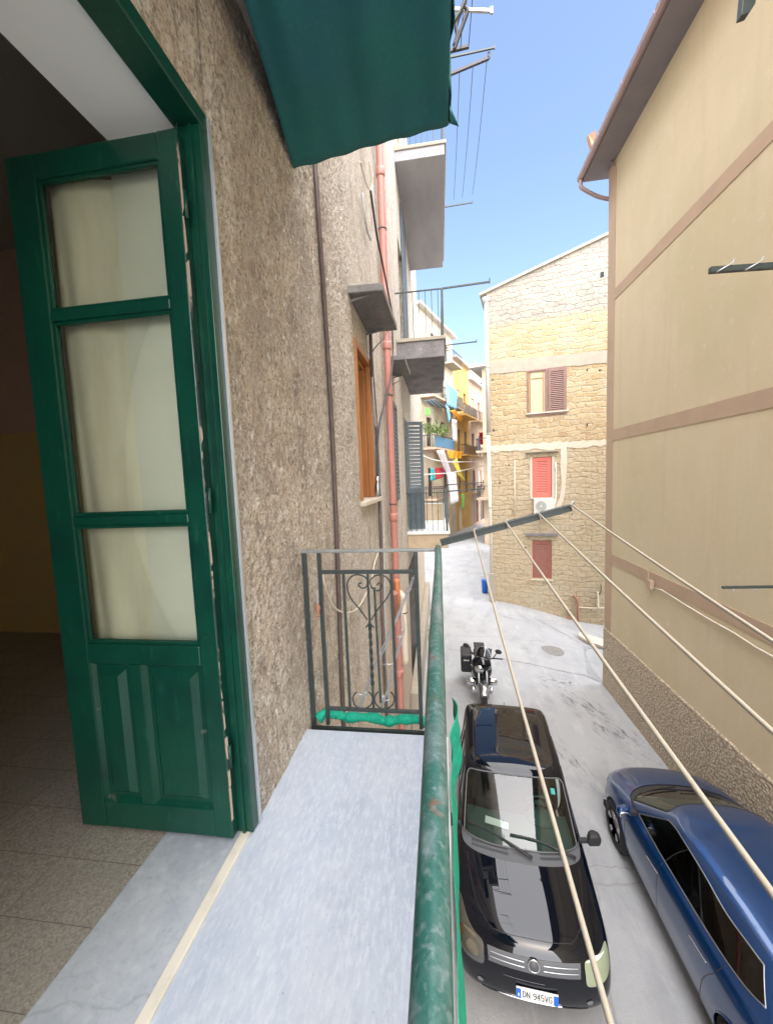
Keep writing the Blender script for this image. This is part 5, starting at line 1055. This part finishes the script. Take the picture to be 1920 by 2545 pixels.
# plate
pc = bv.ray_cast(Vector((.02, -1, .46)), Vector((0, 1, 0)))[0] - Vector((0, .02, 0)); pw, ph = .40, .115
pl = MB().box((pc.x - pw / 2, pc.y - .006, pc.z - ph / 2), (pc.x + pw / 2, pc.y + .012, pc.z + ph / 2)).build('number_plate', 'plate', bc, bevel=.003)
MB().box((pc.x - pw / 2 + .001, pc.y - .0075, pc.z - ph / 2 + .002), (pc.x - pw / 2 + .045, pc.y - .0061, pc.z + ph / 2 - .002)).build('blue_band', 'plateblue', pl); MB().box((pc.x + pw / 2 - .045, pc.y - .0075, pc.z - ph / 2 + .002), (pc.x + pw / 2 - .001, pc.y - .0061, pc.z + ph / 2 - .002)).build('blue_band', 'plateblue', pl)
MB().box((pc.x - pw / 2 + .017, pc.y - .0082, pc.z - .03), (pc.x - pw / 2 + .029, pc.y - .0076, pc.z + .005)).build('country_letter', 'plate', pl)
SEG = {'D': [(0, 0, 0, 1), (0, 1, .7, .9), (.7, .9, 1, .6), (1, .6, 1, .4), (1, .4, .7, .08), (.7, .08, 0, 0)], 'N': [(0, 0, 0, 1), (0, 1, 1, 0), (1, 0, 1, 1)], '9': [(1, .62, .8, .95), (.8, .95, .2, .95), (.2, .95, 0, .72), (0, .72, .2, .5), (.2, .5, 1, .55), (1, .62, 1, .3), (1, .3, .7, .03), (.7, .03, .1, .05)],
       '4': [(.75, 0, .75, 1), (.75, 1, 0, .35), (0, .35, 1, .35)], '5': [(.9, 1, .1, 1), (.1, 1, .05, .55), (.05, .55, .8, .58), (.8, .58, 1, .3), (1, .3, .75, .02), (.75, .02, 0, .08)], 'V': [(0, 1, .5, 0), (.5, 0, 1, 1)],
       'G': [(1, .8, .7, 1), (.7, 1, .25, .98), (.25, .98, 0, .65), (0, .65, 0, .3), (0, .3, .3, 0), (.3, 0, .95, .05), (.95, .05, .98, .45), (.98, .45, .55, .45)]}
m = MB(); x = pc.x - .135; cw, ch = .026, .066
for chx in 'DN 945VG':
    if chx != ' ':
        for a0_, b0_, a1_, b1_ in SEG[chx]:
            m.bar((x + a0_ * cw, pc.y - .0068, pc.z - ch / 2 + b0_ * ch), (x + a1_ * cw, pc.y - .0068, pc.z - ch / 2 + b1_ * ch), .0085, .0012, up=(0, 1, 0) if 0 else (0, 0, 1))
    x += .037 if chx != ' ' else .022
mm = MB(); x = pc.x - .135
for chx in 'DN 945VG':
    if chx != ' ':
        for a0_, b0_, a1_, b1_ in SEG[chx]:
            p = Vector((x + a0_ * cw, 0, pc.z - ch / 2 + b0_ * ch)); q = Vector((x + a1_ * cw, 0, pc.z - ch / 2 + b1_ * ch)); d = (q - p).normalized(); nn = Vector((-d.z, 0, d.x)) * .0040; p -= d * .003; q += d * .003
            mm.prism([Vector((v.x, pc.y - .0072, v.z)) for v in (p - nn, q - nn, q + nn, p + nn)], (0, .001, 0))
    x += .037 if chx != ' ' else .024
mm.build('plate_characters', 'ink', pl)
# seams, mirrors, wipers, cowl slots
m = MB()
for s in (1, -1):
    S3 = (lambda s: lambda a, b: Vector((s * 2, a, b)))(s); sd = (-s, 0, 0)
    for pts in ([(1.22, .98), (1.16, .75), (1.15, .45), (1.2, .30)], [(2.02, 1.0), (2.03, .7), (2.02, .30)], [(2.75, 1.0), (2.72, .8), (2.62, .62), (2.5, .38)], [(1.2, .30), (1.6, .27), (2.5, .30)]): seamo(bc, bv, pts, S3, sd, .003)
    seamo(bc, bv, [(s * .655, .95), (s * .63, .75), (s * .56, .45), (s * .46, .28), (s * .40, .22)], T3, TD, .003)
    seamo(bc, bv, [(s * .40, .215), (s * .2, .185), (s * .0, .18)], T3, TD, .003); seamo(bc, bv, [(s * .54, 1.86), (s * .55, 2.2), (s * .55, 2.8), (s * .52, 3.12)], T3, TD, .006)
for x0, x1 in ((-.60, -.14), (.22, .55)):
    for k in range(2):
        m = MB()
        for i in range(int((x1 - x0) / .016)):
            x = x0 + .016 * i; h = bv.ray_cast(Vector((x, .945 + .055 * k + .09 * (abs(x) / .6) ** 2, 3)), Vector((0, 0, -1)))[0]
            if h: m.box((h.x, h.y - .016, h.z - .006), (h.x + .008, h.y + .016, h.z - .0015))
        m.build('cowl_vent', 'darkint', bc)
for (x0, u0, x1, u1) in ((.12, .93, -.66, 1.24), (.64, 1.04, -.12, 1.12)):
    pts = []
    for k in range(9):
        t = k / 8; x = x0 + (x1 - x0) * t; u = u0 + (u1 - u0) * t + .02 * math.sin(t * 3.1); h = bv.ray_cast(Vector((x, u, 3)), Vector((0, 0, -1)))[0]; pts.append(h + Vector((0, -.012, .026)))
    MB().tube(pts, [.018] * 3 + [.011] * 6, 6).build('wiper', 'blacktrim', bc)
for s in (1, -1):
    mr = MB().prism([(s * .84, 1.22, .97), (s * .985, 1.25, .965), (s * 1.005, 1.25, 1.05), (s * .97, 1.24, 1.115), (s * .86, 1.22, 1.12), (s * .835, 1.21, 1.06)], (0, .10, 0)).build('door_mirror', 'blacktrim', bc, bevel=.028, seg=4)
    MB().bar((s * .74, 1.28, .99), (s * .84, 1.29, 1.0), .05, .04).build('mirror_arm', 'blacktrim', mr); MB().lathe([(.06, 0), (.0, .004)], (s * .92, 1.345, 1.04), (0, 1, 0), 20).build('mirror_glass', 'chrome', mr)
MB().tube([(0.0, 3.12, 1.48), (0, 3.16, 1.53), (0, 3.22, 1.60)], .006, 6).build('aerial', 'blacktrim', bc)
# interior
MB().grid(lambda u, v: (-.66 + 1.32 * u, 1.12 + .62 * v - .06 * (1 - (2 * u - 1) ** 2), .93 + .045 * math.sin(min(1, v * 1.5) * 1.57) - .3 * max(0, v - .85) * 4), 20, 12).build('dashboard', 'dash', bc)
m = MB(); m.box((-.62, 1.2, .3), (.62, 3.2, .5)); m.build('cabin_floor', 'darkint', bc)
for x in (-.33, .33):
    MB().box((x - .24, 2.15, .45), (x + .24, 2.65, .62)).box((x - .23, 2.5, .6), (x + .23, 2.65, 1.08)).box((x - .13, 2.53, 1.09), (x + .13, 2.62, 1.24)).build('seat', 'darkint', bc, bevel=.04, seg=4)
MB().box((-.6, 3.0, .5), (.6, 3.12, 1.05)).build('rear_seat', 'darkint', bc, bevel=.04, seg=3)
sw = MB().tube([(.34 + .18 * math.cos(t), 1.80 + .07 * math.sin(t) * -1, .98 + .165 * math.sin(t)) for t in [R(12 * k) for k in range(30)]], .014, 8, closed=True); sw.ell((.34, 1.79, .98), (.07, .03, .06), 12, 8); sw.bar((.18, 1.8, .98), (.50, 1.8, .98), .03, .04); sw.build('steering_wheel', 'dash', bc)
MB().ell((.34, 1.55, .985), (.20, .16, .075), 20, 12).build('instrument_hood', 'dash', bc)
o = MB().prism([(-.42, 1.34, .998), (-.12, 1.28, .998), (-.11, 1.38, 1.00), (-.41, 1.45, 1.00)], (0, 0, .003)).build('paper_on_dash', 'paper', bc)
h = bv.ray_cast(Vector((.50, 1.62, 3)), Vector((0, 0, -1)))[0]
MB().prism([(h.x - .03, h.y - .03, h.z - .028), (h.x + .02, h.y - .03, h.z - .03), (h.x + .02, h.y + .03, h.z + .008), (h.x - .03, h.y + .03, h.z + .01)], (0, .002, .004)).build('windscreen_sticker', 'tealsticker', bc)
MB().box((-.12, 1.70, 1.34), (.10, 1.72, 1.40)).build('inner_mirror', 'blacktrim', bc, bevel=.01)
for s in (1, -1): MB().box((s * .8 - .006, 1.82, .86), (s * .8 + .006, 1.98, .89)).build('door_handle', 'blacktrim', bc, bevel=.004)

# ---------------------------------------------------------------- blue car, nose away from us
bl = thing('blue_car', 'metallic blue hatchback parked against the beige wall, its roof towards us', 'car', (3.325, 6.72, 0), R(180))
# local u runs from the nose backwards; the car is turned so that +u points towards us, local +x is our left side
LR = [
 half([(0, .15, .18), (.40, .17, .18), (.66, .30, .18), (.76, .48, .18), (.79, .95, .18), (.80, 1.95, .18), (.80, 2.05, .18), (.80, 2.9, .18), (.80, 3.05, .18), (.78, 3.7, .2), (.68, 4.02, .24), (.36, 4.10, .25), (0, 4.11, .25)]),
 half([(0, .02, .34), (.42, .05, .34), (.70, .20, .34), (.82, .44, .34), (.845, .95, .33), (.85, 1.95, .33), (.85, 2.05, .33), (.85, 2.9, .33), (.85, 3.05, .33), (.83, 3.75, .35), (.72, 4.06, .38), (.38, 4.15, .40), (0, 4.16, .40)]),
 half([(0, .02, .52), (.42, .06, .52), (.70, .22, .52), (.83, .48, .55), (.87, .95, .58), (.875, 1.95, .58), (.875, 2.05, .58), (.875, 2.9, .58), (.875, 3.05, .58), (.85, 3.75, .6), (.74, 4.06, .6), (.40, 4.15, .6), (0, 4.16, .6)]),
 half([(0, .10, .68), (.40, .14, .68), (.66, .28, .70), (.79, .50, .74), (.855, .95, .80), (.865, 1.95, .84), (.865, 2.05, .84), (.865, 2.9, .86), (.865, 3.05, .87), (.84, 3.72, .9), (.73, 4.02, .9), (.40, 4.11, .9), (0, 4.12, .9)]),
 half([(0, .24, .77), (.38, .27, .77), (.60, .38, .78), (.72, .56, .80), (.80, .95, .865), (.835, 1.95, .93), (.835, 2.05, .935), (.835, 2.9, .965), (.835, 3.05, .98), (.81, 3.7, 1.02), (.70, 3.96, 1.0), (.38, 4.04, 1.0), (0, 4.05, 1.0)]),
 half([(0, .55, .88), (.36, .57, .88), (.54, .63, .875), (.66, .74, .875), (.77, 1.02, .905), (.815, 1.95, .955), (.815, 2.05, .96), (.815, 2.9, .99), (.815, 3.05, 1.0), (.79, 3.66, 1.04), (.69, 3.90, 1.03), (.38, 3.99, 1.03), (0, 4.0, 1.03)]),
 half([(0, .80, .945), (.36, .83, .942), (.58, .92, .93), (.69, 1.03, .925), (.76, 1.20, .935), (.80, 1.95, .97), (.80, 2.05, .975), (.80, 2.75, 1.0), (.80, 3.10, 1.02), (.77, 3.60, 1.05), (.67, 3.84, 1.05), (.38, 3.93, 1.05), (0, 3.94, 1.05)]),
 half([(0, .90, .965), (.36, .93, .962), (.60, 1.03, .95), (.705, 1.14, .95), (.755, 1.32, .96), (.79, 1.95, .985), (.79, 2.05, .99), (.79, 2.75, 1.01), (.785, 3.12, 1.035), (.75, 3.50, 1.09), (.64, 3.76, 1.08), (.36, 3.85, 1.07), (0, 3.86, 1.07)]),
 half([(0, 1.62, 1.36), (.30, 1.64, 1.355), (.46, 1.69, 1.34), (.54, 1.76, 1.32), (.575, 1.86, 1.315), (.605, 2.10, 1.335), (.607, 2.18, 1.335), (.615, 2.62, 1.31), (.635, 2.86, 1.25), (.585, 3.25, 1.28), (.47, 3.45, 1.27), (.28, 3.50, 1.275), (0, 3.51, 1.275)]),
 half([(0, 1.72, 1.395), (.28, 1.735, 1.39), (.43, 1.77, 1.38), (.51, 1.82, 1.365), (.545, 1.92, 1.365), (.568, 2.12, 1.385), (.568, 2.2, 1.388), (.57, 2.66, 1.375), (.575, 2.9, 1.35), (.52, 3.25, 1.33), (.43, 3.37, 1.32), (.26, 3.41, 1.325), (0, 3.42, 1.325)]),
 half([(0, 2.0, 1.435), (.2, 2.01, 1.43), (.3, 2.03, 1.425), (.36, 2.07, 1.42), (.385, 2.13, 1.42), (.39, 2.22, 1.427), (.39, 2.3, 1.43), (.385, 2.78, 1.422), (.38, 2.86, 1.418), (.35, 3.02, 1.395), (.29, 3.1, 1.385), (.17, 3.13, 1.388), (0, 3.14, 1.388)]),
]
def lmats(i, k):
    if i == 6 and k <= 3: return 'cowl'
    if i == 7:
        if k <= 2: return 'wind'
        if 4 <= k <= 8: return 'side'
        if k >= 10: return 'rear'
    if i <= 0: return 'lower'
    return 'paint'
me, keys = cage_eval(LR, None, lmats, [(7, 0, 3, .6), (8, 0, 2, .5), (6, 0, 3, .6), (7, 4, 8, .7), (8, 4, 8, .5), (2, 4, 8, .35)], 4)
lv_ = bvh_of(me); LW = (.93, 3.42)
part_from(me, keys, {'paint', 'roof', 'lower'}, 'body', 'bluepaint', bl, snap=[(u, .33, .355, s) for u in LW for s in (1, -1)])
part_from(me, keys, {'cowl'}, 'cowl_panel', 'blacktrim', bl, offset=.008)
part_from(me, keys, {'wind'}, 'windscreen', 'carglass', bl, offset=.004); [part_from(me, keys, {'side'}, 'side_window', 'sideglass', bl, offset=.004, side=s) for s in (1, -1)]; part_from(me, keys, {'rear'}, 'rear_window', 'sideglass', bl, offset=.004)
outline(me, keys, {'wind'}, .011).build('windscreen_seal', 'blacktrim', bl); [outline(me, keys, {'side'}, .007, off=.001, side=s).build('window_surround', 'dullchrome', bl) for s in (1, -1)]
for s in (1, -1):
    for u in LW: wheel(bl, (s * .758, u, .325), .32, .20, s, 5, 'alloy')
    for us in LW:
        q = MB(); seam(lv_, [(us + .359 * math.cos(a_), .33 + .359 * math.sin(a_)) for a_ in [R(-4 + 188 * k / 24) for k in range(25)]], (lambda s: lambda a, b: Vector((s * 2, a, b)))(s), (-s, 0, 0), .008, q)
        if q.v: q.build('wheel_arch', 'bluepaint', bl)
#, LW[0] + .36 * math.cos(t), .33 + .36 * math.sin(t)) for t in [R(-12 + 204 * k / 24) for k in range(25)]], .008, 6); m.tube([(s * .868, LW[1] + .36 * math.cos(t), .33 + .36 * math.sin(t)) for t in [R(-12 + 204 * k / 24) for k in range(25)]], .008, 6); m.build('wheel_arches', 'bluepaint', bl)
MB().box((-.78, .35, .15), (.78, 3.9, .24)).build('underside', 'darkint', bl)
MB().box((-.70, 1.25, .25), (.70, 3.6, .45)).build('cabin_floor', 'darkint', bl)
MB().grid(lambda u, v: (-.68 + 1.36 * u, 1.06 + .55 * v, .93 + .03 * math.sin(min(1, v * 1.5) * 1.57) - .3 * max(0, v - .85) * 4), 16, 10).build('dashboard', 'dash', bl)
for x in (-.36, .36): MB().box((x - .24, 2.05, .4), (x + .24, 2.55, .58)).box((x - .23, 2.4, .56), (x + .23, 2.55, 1.05)).box((x - .13, 2.43, 1.06), (x + .13, 2.52, 1.2)).build('seat', 'darkint', bl, bevel=.04, seg=4)
MB().box((-.62, 3.0, .45), (.62, 3.12, 1.05)).build('rear_seat', 'darkint', bl, bevel=.04, seg=3)
m = MB(); ch_ = MB()
for s in (1, -1):
    S3 = (lambda s: lambda a, b: Vector((s * 2, a, b)))(s); sd = (-s, 0, 0)
    for pts in ([(1.34, .97), (1.28, .8), (1.27, .5), (1.33, .28)], [(2.25, 1.33), (2.15, 1.15), (2.10, .98)], [(2.10, .97), (2.10, .7), (2.09, .27)], [(3.12, 1.02), (3.06, .85), (2.95, .65), (2.85, .30)], [(1.33, .27), (2, .245), (2.85, .29)]): seamo(bl, lv_, pts, S3, sd, .0035)
    for u0 in (1.86, 2.72): ch_ = MB(); seam(lv_, [(u0 + .05 * k, .80 + .006 * k) for k in range(6)], S3, sd, .010, ch_, .006); ch_.build('door_handle', 'chrome', bl)
    seamo(bl, lv_, [(s * .50, .82), (s * .49, .6), (s * .42, .40), (s * .30, .24)], T3, TD, .0035)
    seamo(bl, lv_, [(s * .55, 1.86), (s * .575, 2.2), (s * .57, 2.8), (s * .53, 3.2)], T3, TD, .005)
for s in (1, -1):
    mr = MB().prism([(s * .86, 1.34, .945), (s * 1.02, 1.38, .94), (s * 1.045, 1.39, 1.0), (s * 1.0, 1.38, 1.06), (s * .88, 1.34, 1.07), (s * .85, 1.33, 1.01)], (0, .10, 0)).build('door_mirror', 'bluepaint', bl, bevel=.03, seg=4); MB().bar((s * .77, 1.38, .96), (s * .88, 1.40, .97), .06, .05).build('mirror_arm', 'blacktrim', mr)
    MB().ell((s * .955, 1.485, 1.0), (.075, .006, .045), 18, 8).build('mirror_glass', 'chrome', mr)
    hl = [(s * a, b) for a, b in ((.50, .60), (.60, .66), (.72, .68), (.79, .66), (.80, .60), (.70, .55), (.55, .54))]
    v, f = drape(lv_, hl, F3, FD, .005); MB().add(v, f, True).build('headlight', 'dullchrome', bl)
for (x0, u0, x1, u1) in ((.0, .90, .58, 1.10), (-.55, .98, .02, 1.02)):
    pts = []
    for k in range(9):
        t_ = k / 8; h = lv_.ray_cast(Vector((x0 + (x1 - x0) * t_, u0 + (u1 - u0) * t_, 3)), Vector((0, 0, -1)))[0]; pts.append(h + Vector((0, -.01, .02)))
    MB().tube(pts, .009, 6).build('wiper', 'blacktrim', bl)

for par, us, xx, rr, cz in ((bc, WB, .70, .308, .30), (bl, LW, .77, .353, .33)):
    for s in (1, -1):
        for u in us:
            q = MB(); q.lathe([(rr, -.26), (rr, .055)], (s * xx, u, cz), (s, 0, 0), 32); o_ = q.build('wheel_well', 'darkint', par)
            MB().box((s * (xx - .27), u - .34, .12), (s * (xx - .26), u + .34, .66)).build('wheel_well', 'darkint', par)
# ---------------------------------------------------------------- motorcycle
mc = thing('motorcycle', 'black and chrome motorcycle with a side case, parked behind the black car', 'motorcycle', (.90, 9.0, 0), R(-2))
# local: nose at y=0 towards us, tail at +y, x to our right
def mwheel(y, r, w_):
    t = MB(); t.tube([(0, y + (r - w_ / 2) * math.cos(a), r + (r - w_ / 2) * math.sin(a)) for a in [R(10 * k) for k in range(36)]], w_ / 2, 10, closed=True); wt = t.build('wheel', 'rubber', mc)
    s = MB(); s.tube([(0, y + (r - w_ * .95) * math.cos(a), r + (r - w_ * .95) * math.sin(a)) for a in [R(10 * k) for k in range(36)]], .022, 8, closed=True)
    for k in range(5): a = k * 1.2566; s.bar((0, y, r), (0, y + (r - w_) * math.cos(a), r + (r - w_) * math.sin(a)), .035, .03)
    s.build('rim', 'dullchrome', wt); MB().lathe([(.13, -.05), (.13, -.045)], (0, y, r), (1, 0, 0), 20).lathe([(.13, .05), (.13, .055)], (0, y, r), (1, 0, 0), 20).build('brake_disc', 'dullchrome', wt)
mwheel(.0, .31, .12); mwheel(1.48, .31, .15)
for x in (-.085, .085): MB().tube([(x, .02, .31), (x, .38, 1.0)], [.028, .022], 10).build('fork', 'dullchrome', mc)
MB().grid(lambda u, v: (-.07 + .14 * u, .0 + .345 * math.cos(R(20 + 125 * v)), .31 + (.345 - .03 * abs(2 * u - 1) ** 2) * math.sin(R(20 + 125 * v))), 8, 14).build('front_mudguard', 'dullchrome', mc, solid=.006)
MB().ell((0, .78, .86), (.17, .33, .16), 20, 12, Matrix.Rotation(-.12, 3, 'X')).build('tank', 'blackpaint', mc)
MB().ell((0, 1.30, .82), (.16, .42, .08), 18, 10).build('seat', 'blacktrim', mc)
MB().box((-.11, .5, .30), (.11, .95, .66)).build('engine', 'dullchrome', mc, bevel=.03)
for s in (-1, 1):
    MB().lathe([(.085, 0), (.095, .04), (.095, .13), (.08, .17), (.04, .19)], (s * .15, .52 + (.04 if s > 0 else 0), .45), (s, 0, 0), 18).build('cylinder_head', 'chrome', mc)
    MB().lathe([(.075, .0), (.08, .07)], (s * .10, .54, .45), (s, 0, 0), 12).build('cylinder', 'blacktrim', mc)
    MB().tube(spline([(s * .20, .45, .36), (s * .18, .40, .25), (s * .14, .7, .2), (s * .2, 1.3, .26), (s * .22, 1.75, .3)], 5), .032, 10).build('exhaust', 'chrome', mc)
    MB().bar((s * .12, .85, .34), (s * .27, .88, .33), .03).build('footpeg', 'blacktrim', mc)
QT = Matrix.Rotation(R(-24), 4, 'Z'); PV = Vector((0, .42, 0))
def turn(mb): mb.v = [tuple(PV + QT @ (Vector(v) - PV)) for v in mb.v]; return mb
for s in (-1, 1):
    turn(MB().tube(spline([(s * .03, .42, 1.02), (s * .16, .46, 1.08), (s * .30, .58, 1.06), (s * .38, .66, 1.04)], 5), .016, 8)).build('handlebar', 'blacktrim', mc)
    m = MB().tube([(s * .22, .50, 1.08), (s * .33, .44, 1.26)], .010, 6); m.ell((s * .37, .42, 1.30), (.075, .025, .055), 14, 10); turn(m).build('mirror', 'blacktrim', mc)
    turn(MB().ell((s * .20, .30, .90), (.03, .035, .03), 10, 8)).build('indicator', 'lampglass', mc)
turn(MB().lathe([(.03, -.16), (.085, -.08), (.10, 0), (.0, .02)], (.0, .22, .88), (0, -1, -.1), 22)).build('headlight', 'chrome', mc)
turn(MB().grid(lambda u, v: (-.17 + .34 * u, .30 + .20 * v + .10 * (2 * u - 1) ** 2, .93 + .38 * v - .05 * (2 * u - 1) ** 2), 10, 8)).build('windscreen', 'greyglass', mc, solid=.004)
turn(MB().tube(spline([(-.17, .40, .88), (-.18, .48, 1.1), (-.10, .50, 1.27), (0, .50, 1.31), (.10, .50, 1.27), (.18, .48, 1.1), (.17, .40, .88)], 5), .008, 6)).build('windscreen_frame', 'chrome', mc)
turn(MB().ell((0, .38, .96), (.22, .17, .17), 16, 12)).build('fairing', 'blackpaint', mc)
MB().ell((.0, .54, .74), (.22, .22, .26), 18, 12).build('side_cowl', 'blackpaint', mc)
for s in (-1,):
    cs = MB().box((s * .20, 1.0, .42), (s * .46, 1.60, .88)).build('side_case', 'blacktrim', mc, bevel=.05, seg=4); MB().box((s * .33 - .06, .992, .72), (s * .33 + .06, .999, .76)).build('case_latch', 'chrome', cs)
MB().box((-.13, 1.55, .84), (.13, 1.85, .87)).build('luggage_rack', 'blacktrim', mc, bevel=.01)
mc.scale = (1.12, 1.0, 1.08)
MB().bar((-.02, .40, 1.05), (.0, .34, .66), .02).build('brake_hose', 'galv', mc)
MB().bar((-.10, .9, .3), (-.28, 1.0, .01), .025).build('kickstand', 'dullchrome', mc)
